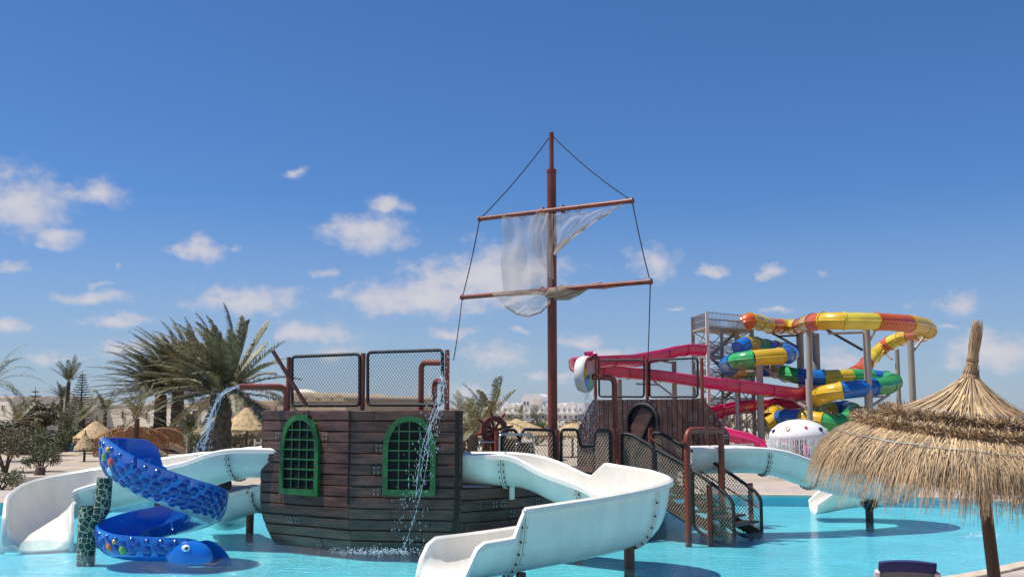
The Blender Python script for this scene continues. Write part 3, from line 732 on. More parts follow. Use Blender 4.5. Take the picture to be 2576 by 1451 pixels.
    tl, tr = onwall(1490, 1006, FA, FB), onwall(1768, 1002, FA, FB); bl_, br_ = onwall(1452, 1085, FA, FB), onwall(1832, 1092, FA, FB)
    ztop = (tl.z + tr.z)/2
    u = lambda p: (p-FA).dot(FD)
    ul, ur, ul2, ur2 = u(tl), u(tr), u(bl_), u(br_); zk = (bl_.z + br_.z)/2
    def zmax(s):
        if s < ul: return zk + (ztop-zk)*(s-ul2)/(ul-ul2)
        if s > ur: return zk + (ztop-zk)*(ur2-s)/(ur2-ur)
        return ztop
    fpt = lambda s, z, d=0: FA + FD*s + FN*d + V((0, 0, z))
    mb = MB(); mb.extrude([fpt(ul2, 1.2, -.06), fpt(ur2, 1.2, -.06), fpt(ur2, zk, -.06), fpt(ur, ztop, -.06), fpt(ul, ztop, -.06), fpt(ul2, zk, -.06)], FN*.05)
    fw = obj('forecastle_wall', mb, 'plank_backing', rt)
    ac = u(onwall(1618, 1060, FA, FB)); ar = .50; az_ = onwall(1618, 1062, FA, FB).z
    s = ul2; bolts = MB()
    while s < ur2 - .02:
        w = min(.165, ur2 - s); s1 = s + w; g = .008
        zl, zr = zmax(s + g), zmax(s1 - g); zb = 1.22; mid = (s+s1)/2
        if abs(mid-ac) < ar:
            zb = az_ + sqrt(max(0, ar*ar - (mid-ac)**2))
        if min(zl, zr) - zb > .05:
            e = R.uniform(-.005, .006); mb = MB(); mb.extrude([fpt(s+g, zb, -.008), fpt(s1-g, zb, -.008), fpt(s1-g, zr, -.008), fpt(s+g, zl, -.008)], FN*(.03+e)); obj('plank', mb, 'plank_dark', fw)
            for _ in range(2):
                z = R.uniform(max(zb, 1.9)+.1, max(zl, zr)-.12) if max(zl, zr) - max(zb, 1.9) > .3 else None
                if z and R.random() < .75:
                    for dx in (-.035, .035):
                        for dz in (-.035, .035): bolts.ball(fpt(mid+dx, z+dz, .026+e), .013, 6)
            bolts.ball(fpt(mid, min(zl, zr)-.04, .026+e), .014, 6)
        s = s1
    obj('rivets', bolts, 'bolt_pale', fw, kind='stuff')
    mb = MB(); mb.tube([fpt(ac + ar*1.02*cos(t), az_ + ar*1.02*sin(t), .03) for t in [pi*i/20 - .15 for i in range(23)]], .055, 8); obj('arch_trim', mb, 'black_pad', fw, smooth=50)
    # slanting brown panel inside the arch
    mb = MB(); mb.extrude([fpt(ac-.42, 1.3, -.055), fpt(ac+.30, 1.3, -.055), fpt(ac+.30, az_ + .30, -.055), fpt(ac-.05, az_+.42, -.055), fpt(ac-.42, az_ - .1, -.055)], FN*.06); obj('arch_panel', mb, 'plank_brown', fw)
    mb = MB(); mb.tube([fpt(ac-.34, 1.5, .03), fpt(ac+.33, az_+.20, .03)], .05, 8); obj('arch_rail', mb, 'black_pad', fw, smooth=50)
    # forecastle sides, back
    mb = MB(); back = -FN*2.2
    q = [fpt(ul2, 1.2, -.07), fpt(ur2, 1.2, -.07), fpt(ur2, zk, -.07), fpt(ur, ztop, -.07), fpt(ul, ztop, -.07), fpt(ul2, zk, -.07)]
    q = [fpt(ul2+.3, 1.2, -.07), fpt(ur2-1.5, 1.2, -.07), fpt(ur2-1.5, ztop-.3, -.07), fpt(ul2+.5, ztop-.3, -.07)]
    mb.extrude([p + back*.02 for p in q], back*.4); obj('forecastle_body', mb, 'plank_dark', rt)
    # forecastle railing
    A2, B2 = FA - FN*.15, FB - FN*.15
    for x0, x1, yt0, yt1, yb0, yb1 in ((1507, 1620, 906, 905, 997, 998), (1634, 1755, 906, 900, 998, 998)):
        net_panel(rt, [onwall(x0, yb0, A2, B2), onwall(x1, yb1, A2, B2), onwall(x1, yt1, A2, B2), onwall(x0, yt0, A2, B2)], .032, .062, .0038, .10, cord='net_cord')
    for x, yt in ((1497, 898), (1627, 903), (1765, 900)):
        p = onwall(x, yt, A2 + FN*.04, B2 + FN*.04); mb = MB(); mb.tube([(p.x, p.y, ztop - .1), (p.x, p.y, p.z)], .05, 12); obj('railing_post', mb, 'rust_red', rt, smooth=40)
    # ---- mast and yards
    MY = 27.0
    foot = at(1386, 1190, MY); top1 = at(1392, 432, MY); top2 = at(1393, 334, MY)
    mx_ = (foot.x + top1.x)/2
    mb = MB(); mb.tube([(mx_, MY, 1.2), (mx_, MY, top1.z)], .122, 20); ms = obj('mast', mb, 'mast_red', rt, smooth=40)
    mb = MB(); mb.tube([(mx_, MY, top1.z - .05), (mx_, MY, top2.z)], .062, 16); obj('topmast', mb, 'mast_red', ms, smooth=40)
    mb = MB(); mb.tube([(mx_, MY, top1.z - .03), (mx_, MY, top1.z + .05)], .135, 20); obj('mast_cap', mb, 'mast_red', ms, smooth=40)
    yards = {}
    for nm, (xa, ya), (xm, ym), (xb, yb) in (('upper', (1207, 551), (1391, 530), (1590, 505)), ('lower', (1163, 748), (1389, 730), (1636, 708))):
        c = at(xm, ym, MY - .17); hl_ = 2.35 if nm == 'upper' else 2.85
        # direction chosen so that both ends fall on their pixels at the yard's height
        pa, pb = wz(xa, ya, c.z), wz(xb, yb, c.z); 
        mb = MB(); mb.tube([pa, pb], .062, 14); y = obj('yard', mb, 'mast_red', ms, smooth=40); d = (pb-pa).normalized()
        for s in (-.30, .30):
            cc = c + d*s; mb = MB(); mb.tube([cc - d*.02, cc + d*.02], .115, 14); obj('yard_collar', mb, 'mast_red', ms, smooth=40)
        mb = MB(); mb.bar(c - V((0, .0, 0)), V((mx_, MY, c.z)), .12, .12); obj('yard_bracket', mb, 'mast_red', ms)
        for p in (pa, pb):
            e = d if p is pb else -d; mb = MB(); mb.tube([p - e*.03, p + e*.03], .078, 14); obj('yard_end', mb, 'mast_red', ms, smooth=40)
        yards[nm] = (pa, pb)
    # ---- rails round the main deck (galvanised bow at the slide, net panels, posts)
    def upos(x, y, Y): return at(x, y, Y)
    DA, DB = V((-0.6, 23.6, 0)), V((2.9, 26.0, 0))          # starboard deck edge, receding to the stairs
    def deckpanel(pts, **k): net_panel(rt, [onwall(x, y, DA, DB) for x, y in pts], .036, .070, .0062, .09, **k)
    deckpanel([(1262, 1150), (1393, 1180), (1393, 1082), (1316, 1079), (1308, 1108), (1296, 1080), (1262, 1082)], cord='net_pale')
    deckpanel([(1412, 1185), (1534, 1195), (1534, 1080), (1498, 1080), (1493, 1122), (1460, 1122), (1452, 1080), (1412, 1080)], cord='net_pale')
    for x, y in ((1250, 1084), (1402, 1080), (1541, 1076)):
        p = onwall(x, y, DA, DB); mb = MB(); mb.tube([(p.x, p.y, 1.2), (p.x, p.y, p.z)], .055, 12); obj('railing_post', mb, 'rust_red', rt, smooth=40)
    pts = [onwall(x, y, DA - SD*-.35, DB + SD*.35) for x, y in ((1256, 1165), (1256, 1092), (1341, 1092), (1346, 1175))]
    mb = MB(); mb.tube(rounded(pts, .10, 5, False), .024, 10); obj('grab_rail', mb, 'steel', rt, smooth=50)
    pts = [onwall(x, y, DA - SD*.6, DB - SD*.6) for x, y in ((1298, 1140), (1298, 1114), (1335, 1114), (1335, 1140))]
    mb = MB(); mb.tube(rounded(pts, .08, 5, False), .02, 10); obj('grab_rail', mb, 'steel', rt, smooth=50)
    pts = [onwall(x, y, DA - SD*.6, DB - SD*.6) for x, y in ((1205, 1130), (1205, 1112), (1252, 1112), (1252, 1140))]
    mb = MB(); mb.tube(rounded(pts, .08, 5, False), .02, 10); obj('grab_rail', mb, 'steel', rt, smooth=50)
    # dark box on deck and white nozzles
    for x, y, Y in ((1316, 1112, 25.4), (1284, 1105, 25.2), (1560, 1130, 27.0)):
        p = at(x, y, Y); mb = MB(); mb.box((p.x, p.y, (p.z+1.2)/2), (.42, .3, p.z-1.2), .6); obj('deck_locker', mb, 'pane_dark', rt)
    # ---- stairs down into the water on the starboard side
    S0 = V((5.05, 24.45, 0)); WD = V((.62, .785, 0)).normalized(); RUN = V((-.80, .60, 0)); Wst = 1.45; nst = 8; Ls = 2.75
    st = MB()
    for i in range(nst):
        z = .12 + (1.24-.12)*(i+1)/nst; c = S0 + WD*(Wst/2) + RUN*(Ls*(i+.6)/nst)
        mb = MB(); M = Matrix((RUN, WD, V((0, 0, 1)))).transposed(); mb.box((c.x, c.y, z - .03), (.34, Wst*.92, .05), M=M); obj('stair_tread', mb, 'plank_dark', rt)
    for k in (0.02, .98):
        a = S0 + WD*(Wst*k) + V((0, 0, -.1)); b = a + RUN*Ls + V((0, 0, 1.25)); mb = MB(); mb.bar(a, b, .06, .22); obj('stair_stringer', mb, 'plank_brown', rt)
    for k, m in ((0.0, 'net_pale'), (1.0, 'net_pale')):
        E = S0 + WD*(Wst*k); T_ = lambda d, z: E + RUN*d + V((0, 0, z))
        net_panel(rt, [T_(0, -.15), T_(0, .76), T_(.14, .94), T_(1.02, 1.48), T_(1.02, .15), T_(.5, -.15)], .042, .062, .0080, .16, cord=m)
        net_panel(rt, [T_(1.06, .18), T_(1.06, 1.51), T_(2.0, 1.95), T_(2.0, .68)], .042, .062, .0080, .10, cord=m)
        net_panel(rt, [T_(2.04, .70), T_(2.04, 1.97), T_(2.62, 2.26), T_(2.92, 2.30), T_(2.92, 1.1)], .042, .062, .0080, .12, cord=m)
        mb = MB(); off = SD*0 + WD*(.09 if k == 0 else -.09)
        mb.tube([T_(.02, .55) + off, T_(2.75, 2.02) + off, T_(2.95, 2.2) + off], .018, 8); obj('handrail', mb, 'rust_red', rt, smooth=50)
        for d, zt in ((2.98, 2.42), (.55, 1.15)) if k == 0 else ((3.02, 2.42), (.30, 1.12)):
            p = T_(d, 0) - WD*(.08 if k == 0 else -.08); mb = MB(); mb.tube([(p.x, p.y, -.24), (p.x, p.y, zt)], .062, 14); obj('stair_post', mb, 'rust_red', rt, smooth=40)
    # arch of pipe over the stairs
    pa = V((4.04, 24.6, 0)); pb = V((5.10, 25.95, 0))
    pth = rounded([V((pa.x, pa.y, -.24)), V((pa.x, pa.y, 2.40)), V((pb.x, pb.y, 2.38)), V((pb.x, pb.y, -.24))], .28, 7, False)
    mb = MB(); mb.tube(pth, .075, 14); ar_ = obj('pipe_arch', mb, 'rust_red', rt, smooth=50)
    mb = MB(); mb.tube([(pa.x, pa.y, 2.10), (pa.x, pa.y, 2.16)], .13, 16); obj('pipe_flange', mb, 'rust_red', ar_, smooth=40)
    p = S0 - WD*.1 + RUN*.55
    # net side of the landing between stairs and mast
    net_panel(rt, [S0 + RUN*3.05 + V((0, 0, 1.2)), S0 + RUN*3.75 + V((0, 0, 1.2)), S0 + RUN*3.75 + V((0, 0, 2.34)), S0 + RUN*3.05 + V((0, 0, 2.34))], .036, .08, .006, .1, cord='net_pale')
    return yards, (mx_, MY, top2.z), rt
YARDS, MTOP, SHIP = ship()

# ------------------------------------------------------------------ sail, ropes, pipes and water
def droplets(mb, c, sd, n, r0, r1, stretch=1.0, rr=R):
    for _ in range(n):
        p = V((c[0] + rr.gauss(0, sd[0]), c[1] + rr.gauss(0, sd[1]), c[2] + rr.gauss(0, sd[2]))); q = rr.uniform(r0, r1)
        a, b, d, e = p + V((q, 0, -q*.6)), p + V((-q*.5, q*.86, -q*.6)), p + V((-q*.5, -q*.86, -q*.6)), p + V((0, 0, q*1.1*stretch))
        f = p + V((0, 0, -q*1.2*stretch)); mb.add([a, b, d, e, f], [(0, 1, 3), (1, 2, 3), (2, 0, 3), (1, 0, 4), (2, 1, 4), (0, 2, 4)])
def sail():
    rt = thing('torn_sail', 'torn translucent gauze sail hanging between the two yards of the mast', 'sail', MTOP)
    ua, ub = YARDS['upper']; la, lb = YARDS['lower']
    U = lambda x, y: (lambda k: at(x, y, ua.y + (ub.y-ua.y)*k))((x-1207)/383.0)
    def sheet(name, outline_l, outline_r, m, depth, nu=20, nv=14, sag=.0):
        mb = MB()
        def fn(a, b):
            # a down, b across
            def ev(pl):
                k = a*(len(pl)-1); i = min(int(k), len(pl)-2); t = k-i; return (pl[i][0]+(pl[i+1][0]-pl[i][0])*t, pl[i][1]+(pl[i+1][1]-pl[i][1])*t)
            l, r = ev(outline_l), ev(outline_r); x = l[0]+(r[0]-l[0])*b; y = l[1]+(r[1]-l[1])*b + sag*4*b*(1-b)*(1-a)*20
            p = U(x, y); d = depth*sin(pi*b)*(.4 + a*.6) + .045*sin(b*19 + a*3) + .03*sin(a*11 + b*7)
            return p + V((-.4*d, -d - .12, 0))
        mb.grid(fn, nu, nv); obj(name, mb, m, rt, smooth=180)
    sheet('left_sheet', [(1263, 545), (1266, 600), (1262, 660), (1266, 740)], [(1380, 536), (1384, 600), (1388, 660), (1388, 735)], 'sail_gauze', .10, sag=.35)
    sheet('hanging_pouch', [(1240, 738), (1262, 765), (1300, 790)], [(1388, 735), (1384, 765), (1330, 795)], 'sail_gauze', .30)
    sheet('fold', [(1350, 536), (1332, 580), (1345, 640), (1388, 700)], [(1392, 540), (1392, 590), (1392, 640), (1392, 704)], 'sail_gauze', .22)
    sheet('right_sheet', [(1394, 540), (1394, 560), (1394, 600), (1396, 645)], [(1562, 518), (1540, 532), (1480, 570), (1400, 640)], 'sail_gauze', .16, sag=.3)
    sheet('seam', [(1394, 625), (1395, 640)], [(1562, 514), (1563, 520)], 'sail_thick', .16, 3, 18)
    def roll(pts, rad, m='sail_thick'):
        mb = MB(); mb.tube([U(x, y) + V((0, -.08, 0)) for x, y in pts], rad, 9); obj('furled_roll', mb, m, rt, smooth=60)
    roll([(1240, 742), (1290, 741), (1340, 737), (1378, 733)], [.03, .055, .06, .08])
    roll([(1372, 745), (1385, 738), (1410, 735), (1445, 728), (1480, 722), (1520, 724), (1560, 720)], [.05, .13, .16, .10, .06, .05, .02])
    roll([(1380, 730), (1400, 748), (1430, 748), (1455, 738), (1490, 716), (1512, 712)], [.05, .09, .08, .06, .04, .03])
    roll([(1270, 770), (1300, 790), (1330, 796), (1360, 786), (1384, 762)], .022)
    mb = MB()
    for x0, x1 in ((1266, 1296), (1296, 1330), (1330, 1362), (1410, 1440), (1440, 1470)):
        k = lambda x: 551 - (x-1207)*.12; mb.tube([U(x0, k(x0)), U((x0+x1)/2, k(x0) + 11), U(x1, k(x1))], .012, 5)
    obj('lashing', mb, 'sail_thick', rt)
sail()
def ropes():
    ua, ub = YARDS['upper']; la, lb = YARDS['lower']; top = V(MTOP) - V((0, 0, .06))
    pl = onr = V((-1.33, 21.98, 0)); pl = at(1141, 905, 22.0); pr = at(1630, 905, 30.0)
    for lab, pts in (('thin black rope running down the yard ends above the arched windows', [top, ua, la, pl]), ('thin black rope running down the yard ends above the forecastle railing', [top, ub, lb, pr])):
        mb = MB(); P = []
        for a, b in zip(pts, pts[1:]):
            for i in range(8):
                t = i/8; P.append(a.lerp(b, t) - V((0, 0, .10*4*t*(1-t))))
        P.append(pts[-1]); mb.tube(P, .014, 6); tag(obj('rigging_rope', mb, 'rope_black'), lab, 'rope', 'ropes of the mast')
ropes()
def stream(name, pts, r, label, n_d=200, spread=.05, group=None, strands=4):
    """water leaving a pipe: twisted strands and drops"""
    rt = thing(name, label, 'water jet', pts[-1], group); sp, _ = cr(pts, 10); sp = [V(p) for p in sp]; N = len(sp); mb = MB(); rr = random.Random(len(sp)+int(pts[0][0]*100))
    for k in range(strands):
        ph = rr.uniform(0, 6.28); q = rr.uniform(.2, 1); P = [p + V((cos(ph + i*.2), sin(ph + i*.2)*.5, sin(ph*2 + i*.3)*.5))*(r*q*(1 + 1.6*i/N)) for i, p in enumerate(sp)]
        e = int(N*rr.uniform(.7, 1)); mb.tube(P[:e], [rr.uniform(.004, .010)*(1-.5*i/N) for i in range(e)], 5)
    obj('jet', mb, 'stream', rt, smooth=60)
    mb = MB()
    for _ in range(n_d):
        i = int(N*rr.random()**.7); i = min(i, N-1); s = spread*(.3 + 1.8*i/N); droplets(mb, sp[i], (s, s*.7, s*1.5), 1, .004, .012, 2.2, rr)
    obj('drops', mb, 'spray', rt, kind='stuff'); return rt
def pipes():
    # spout to the left of the stern railing
    Y = 23.5; a, b, c = at(602, 973, Y - .35), at(722, 973, Y), at(722, 1035, Y)
    mb = MB(); mb.tube(rounded([a, b, V((b.x, b.y, 2.75))], .22, 7, False), .072, 14); tag(obj('spout_pipe', mb, 'rust_red', smooth=50), 'red spout pipe pouring water beside the palm trunk', 'pipe', 'spout pipes')
    stream('water_jet', [a + V((0, 0, .02)), at(560, 990, Y-.5), at(538, 1030, Y-.6), at(525, 1075, Y-.65), at(510, 1120, Y - .7), at(497, 1150, Y-.7)], .05, 'arc of water falling from the red spout before the palm trunk', 260, .05, None, 10)
    # two bent pipes behind the stern railing
    Y = 23.2
    for (x0, yt, x1, Yd, lab) in ((1060, 912, 1113, .5, 'tall bent red pipe behind the stern net railing'), (1093, 958, 1118, .1, 'short bent red pipe pouring water over the stern')):
        b = at(x0, yt, Y - Yd); e = at(x1, yt, Y - Yd - .35); dn = V((e.x, e.y, e.z - .18))
        mb = MB(); mb.tube(rounded([V((b.x, b.y, 2.7)), b, e] + ([dn] if x0 > 1080 else []), .15, 6, False), .062, 14); tag(obj('spout_pipe', mb, 'rust_red', smooth=50), lab, 'pipe', 'spout pipes')
    p = at(1112, 945, 21.6); stream('water_jet', [p, p + V((.02, -.06, -.15)), p + V((-.05, -.12, -.55)), p + V((-.2, -.2, -1.1)), p + V((-.42, -.28, -2.0)), V((p.x - .72, p.y - .34, .05))], .06, 'sparkling water falling over the stern onto the pool', 620, .085, None, 3)
    mb = MB(); rr = random.Random(4); droplets(mb, at(1170, 950, 21.8), (.28, .15, .28), 170, .006, .013, 1.3, rr); droplets(mb, at(1130, 910, 21.8), (.12, .1, .15), 60, .006, .014, 1.3, rr)
    o = obj('water_spray', mb, 'spray'); o['kind'] = 'stuff'; tag(o, 'fine spray drifting beside the stern railing', 'spray')
    for (x, y, w, n, lab) in ((960, 1391, .55, 650, 'white foam where the falling water hits the pool at the stern'), (2470, 1350, .22, 170, 'small white splash on the open water beyond the parasol pole')):
        p = wz(x, y, 0); mb = MB()
        for _ in range(n):
            q = V((p.x + rr.gauss(0, w), p.y + rr.gauss(0, w*.35), abs(rr.gauss(0, .045)) + .006)); droplets(mb, q, (0, 0, 0), 1, .006, .019, .5, rr)
        o = obj('splash_foam', mb, 'spray'); o['kind'] = 'stuff'; tag(o, lab, 'splash')
    # bent pipe with the turning bucket at the forecastle
    Y = 26.6; a, b = at(1490, 947, Y - .1), at(1546, 950, Y)
    mb = MB(); mb.tube(rounded([a, b, V((b.x, b.y, 1.2))], .18, 7, False), .075, 14); tag(obj('spout_pipe', mb, 'rust_red', smooth=50), 'red pipe feeding the coloured bucket drum', 'pipe', 'spout pipes')
    c = at(1481, 941, Y - .15); ax = V((.90, -.40, 0)).normalized(); ay = V((-ax.y, ax.x, 0)); az_ = V((0, 0, 1)); M = Matrix((ay, az_, ax)).transposed()
    dr = thing('bucket_drum', 'round white water drum with red, green, blue and yellow wedges on its end', 'water drum', c)
    mb = MB(); mb.lathe([(.30, -.20), (.42, -.16), (.46, -.06), (.46, .06), (.43, .10), (.42, .05), (.40, .03)], c - ax*.08, 32, M); obj('rim', mb, 'plastic_white', dr, smooth=40)
    cols = ['scale_red', 'scale_red', 'scale_yellow', 'tube_blue', 'tube_green', 'scale_red']
    for k in range(6):
        mb = MB(); a0, a1 = pi/3*k + .5, pi/3*(k+1) + .5; P = [c] + [c + M @ V((.415*cos(a0 + (a1-a0)*i/6), .415*sin(a0 + (a1-a0)*i/6), 0)) for i in range(7)]
        mb.extrude(P, -ax*.04); obj('wedge', mb, cols[k], dr)
    mb = MB(); mb.tube(rounded([at(1507, 945, Y), at(1507, 905, Y), at(1497, 893, Y-.02), at(1487, 905, Y-.05)], .05, 4, False), .04, 10); obj('inlet', mb, 'rust_red', dr, smooth=50)
    p = at(1474, 985, Y-.2); stream('water_jet', [p, p + V((.02, 0, -.3)), p + V((.05, .1, -.8)), p + V((.10, .15, -1.4))], .08, 'water dripping from the drum in front of the forecastle planks', 380, .11, None, 1)
    # red ship's wheel behind the grab rail
    c = at(1243, 1082, 25.6); wr = thing('ship_wheel', "red ship's wheel with spokes beside the mast deck railing", 'wheel', (c.x, c.y, 1.2)); ax = V((.35, -.93, 0)).normalized(); ay = V((-ax.y, ax.x, 0)); M = Matrix((ay, V((0, 0, 1)), ax)).transposed()
    mb = MB(); mb.lathe([(.22, -.05), (.34, -.05), (.34, .05), (.22, .05), (.22, -.05)], c, 24, M); obj('rim', mb, 'rust_red', wr, smooth=35)
    for k in range(8):
        a = pi/4*k + .2; d = M @ V((cos(a), sin(a), 0)); mb = MB(); mb.tube([c + d*.05, c + d*.36, c + d*.50], [.03, .035, .028], 8); obj('spoke', mb, 'rust_red', wr, smooth=40)
    mb = MB(); mb.lathe([(0, -.08), (.09, -.08), (.09, .08), (0, .08)], c, 16, M); obj('hub', mb, 'rust_red', wr, smooth=35)
    mb = MB(); mb.tube([(c.x, c.y + .06, 1.2), (c.x, c.y + .06, c.z)], .09, 12); obj('pedestal', mb, 'rust_red', wr, smooth=40)
pipes()

# ------------------------------------------------------------------ big straw parasol and lounger in the foreground
def parasol():
    rr = random.Random(11); Y0 = 10.3
    nk = at(2440, 958, Y0); base = V((at(2492, 1500, Y0 - .1).x + .12, Y0 - .12, .10))
    rt = thing('straw_parasol', 'large thatched straw parasol with a bound tuft on top at the pool edge', 'parasol', base)
    axis = (nk - base).normalized(); tilt = Matrix.Rotation(radians(6.5), 3, V((.75, .66, 0)).normalized()) @ Matrix.Rotation(0, 3, 'Z')
    X = lambda r, a, z: nk + tilt @ V((r*.955*cos(a), r*.955*sin(a), z))
    prof = [(.0, .0), (.09, -.01), (.20, -.12), (.38, -.235), (.60, -.33), (.80, -.405), (1.0, -.47), (1.2, -.57), (1.38, -.69), (1.48, -.80), (1.50, -.86)]
    pz = lambda r: lin(prof, r)
    mb = MB(); mb.tube([base, base.lerp(nk, .5), nk - axis*.1], [.062, .058, .05], 12); obj('pole', mb, 'wood_pole', rt, smooth=40)
    mb = MB()
    for k in range(10):
        a = 2*pi*k/10; mb.tube([X(.05, a, -.16), X(.7, a, -.46), X(1.3, a, -.76)], .018, 6)
    obj('ribs', mb, 'wood_pole', rt, smooth=40)
    def tone(lo=.45, hi=1.1, warm=.12):
        t = rr.uniform(lo, hi); w = rr.uniform(-warm, warm); return (t*(1+w*.3), t, t*(1-w))
    # under layer
    mb = MB(); n = 64; vs = []; pr = [(r, z - .035) for r, z in prof[1:]]
    for k in range(n):
        for r, z in pr: vs.append(X(r*.985, 2*pi*k/n, z + rr.uniform(-.008, .008)))
    m = len(pr); mb.add(vs, [(k*m+i, ((k+1) % n)*m+i, ((k+1) % n)*m+i+1, k*m+i+1) for k in range(n) for i in range(m-1)], tone=(.42, .36, .30)); obj('thatch_base', mb, 'straw', rt, smooth=60)
    def strand(mb, a, r0, r1, lift, w, droop=0.0, wob=.03, k=4, t=None, da=None):
        P = []; da = rr.gauss(0, wob) if da is None else da
        for i in range(k+1):
            s = i/k; r = r0 + (r1-r0)*s; z = pz(min(r, 1.5)) + lift - max(0, s-.55)**1.5*droop
            if r > 1.5: z -= (r-1.5)*2.2
            P.append(X(r, a + da*s, z))
        t = t or tone(); cf = 1 + .16*sin(a*37 + r0*9) + .12*sin(a*91 + 2); t = tuple(q*cf for q in t); sd = (tilt @ V((-sin(a), cos(a), 0)))*w*.5
        vs = []
        for i, p in enumerate(P): q = 1 - .75*(i/k)**3; vs += [p - sd*q, p + sd*q]
        mb.add(vs, [(2*i, 2*i+1, 2*i+3, 2*i+2) for i in range(k)], t)
    # upper cone
    mb = MB()
    for i in range(2600):
        a = rr.uniform(0, 2*pi); r0 = rr.choice((.05, .08, .15, .3, .45)); strand(mb, a, r0, rr.uniform(.6, .92) if r0 < .3 else rr.uniform(.75, .95), rr.uniform(0, .025) if rr.random() < .85 else rr.uniform(.03, .06), rr.uniform(.005, .013), .02, .06, 4, tone(.42, 1.2, .2))
    obj('upper_thatch', mb, 'straw', rt, kind='stuff')
    # lower skirt
    mb = MB()
    for i in range(6800):
        a = rr.uniform(0, 2*pi); r0 = rr.uniform(.85, 1.2); clump = sin(a*41)*.6 + sin(a*23 + 1)*.4
        strand(mb, a, r0, rr.uniform(1.30, 1.50) + .03*clump, rr.uniform(-.01, .04), rr.uniform(.005, .012), rr.uniform(.0, .28) + .09*clump, .07, 5, tone(.32, 1.15, .2))
    for i in range(8500):
        a = rr.uniform(0, 2*pi); clump = sin(a*41)*.6 + sin(a*23 + 1)*.4
        strand(mb, a, rr.uniform(1.1, 1.3), rr.uniform(1.42, 1.57) + .02*clump, rr.uniform(-.07, .02), rr.uniform(.004, .010), rr.uniform(.1, .52) + .13*clump, .06, 6, tone(.34, .95))
    obj('skirt', mb, 'straw', rt, kind='stuff')
    # two rough rings of cut straw ends
    for rc_, w_, n_ in ((.80, .070, 3000), (1.07, .080, 4000)):
        mb = MB()
        for i in range(n_):
            a = rr.uniform(0, 2*pi); t = rr.uniform(-1.1, 1.3); r = rc_ + w_*.55*sin(t)*rr.uniform(.6, 1); z = pz(rc_) + .03 + w_*.75*cos(t)*rr.uniform(.7, 1)
            p = X(r, a, z); d = tilt @ V((cos(a)*sin(t) + rr.gauss(0, .45), sin(a)*sin(t) + rr.gauss(0, .45), cos(t)*.7 + rr.gauss(0, .4) - .2)); d.normalize(); d *= rr.uniform(.03, .075)
            s = d.cross(V((rr.gauss(0, 1), rr.gauss(0, 1), rr.gauss(0, 1)))).normalized()*rr.uniform(.003, .0065); mb.add([p - d*.4 - s, p - d*.4 + s, p + d + s*.6, p + d - s*.6], [(0, 1, 2, 3)], tone(.30, .95, .2))
        vs = []; n = 80
        for k in range(n):
            for j in range(8):
                t = 2*pi*j/8; vs.append(X(rc_ + w_*.5*sin(t), 2*pi*k/n, pz(rc_) + .015 + w_*.65*cos(t)))
        mb.add(vs, [(k*8+j, ((k+1) % n)*8+j, ((k+1) % n)*8+(j+1) % 8, k*8+(j+1) % 8) for k in range(n) for j in range(8)], (.30, .25, .20)); obj('straw_ring', mb, 'straw', rt, kind='stuff')
    # tuft
    mb = MB(); prt = [(0, .095), (.05, .085), (.10, .052), (.17, .058), (.22, .040), (.32, .050), (.42, .048), (.46, .02)]
    vs = []; n = 14
    for z, r in prt:
        for k in range(n): vs.append(X(r*cos(2*pi*k/n)*0 + r, 2*pi*k/n, z) + V((z*.07, 0, 0)))
    mb.add(vs, [(i*n+k, i*n+(k+1) % n, (i+1)*n+(k+1) % n, (i+1)*n+k) for i in range(len(prt)-1) for k in range(n)], (.62, .52, .42))
    for i in range(1500):
        a = rr.uniform(0, 2*pi); z0 = rr.choice((0, .1, .2, .2)); z1 = z0 + rr.uniform(.16, .40) if z0 >= .2 else z0 + rr.uniform(.08, .16)
        p = X(lin(prt, z0)*1.02, a, z0) + V((z0*.07, 0, 0)); q = X(max(.05, lin(prt, z1))*rr.uniform(.3, 1.25), a + rr.gauss(0, .3), z1) + V((z1*.07, 0, 0)); w = V((-sin(a), cos(a), 0))*rr.uniform(.002, .005)
        mb.add([p - w, p + w, q + w*.5, q - w*.5], [(0, 1, 2, 3)], tone(.4, 1.05))
    obj('tuft', mb, 'straw', rt, kind='stuff')
    mb = MB()
    for z in (.085, .10, .20, .215): mb.tube([X(lin(prt, z) + .008, 2*pi*k/16, z) + V((z*.07, 0, 0)) for k in range(16)], .008, 5, closed=True)
    obj('binding', mb, 'straw_dark', rt)
    mb = MB()
    for rz_ in (.62, 1.28): mb.tube([X(rz_, 2*pi*k/60, pz(rz_) + .045 + .006*sin(k*1.7)) for k in range(60)], .004, 4, closed=True)
    obj('tie_wire', mb, 'bolt_pale', rt)
parasol()
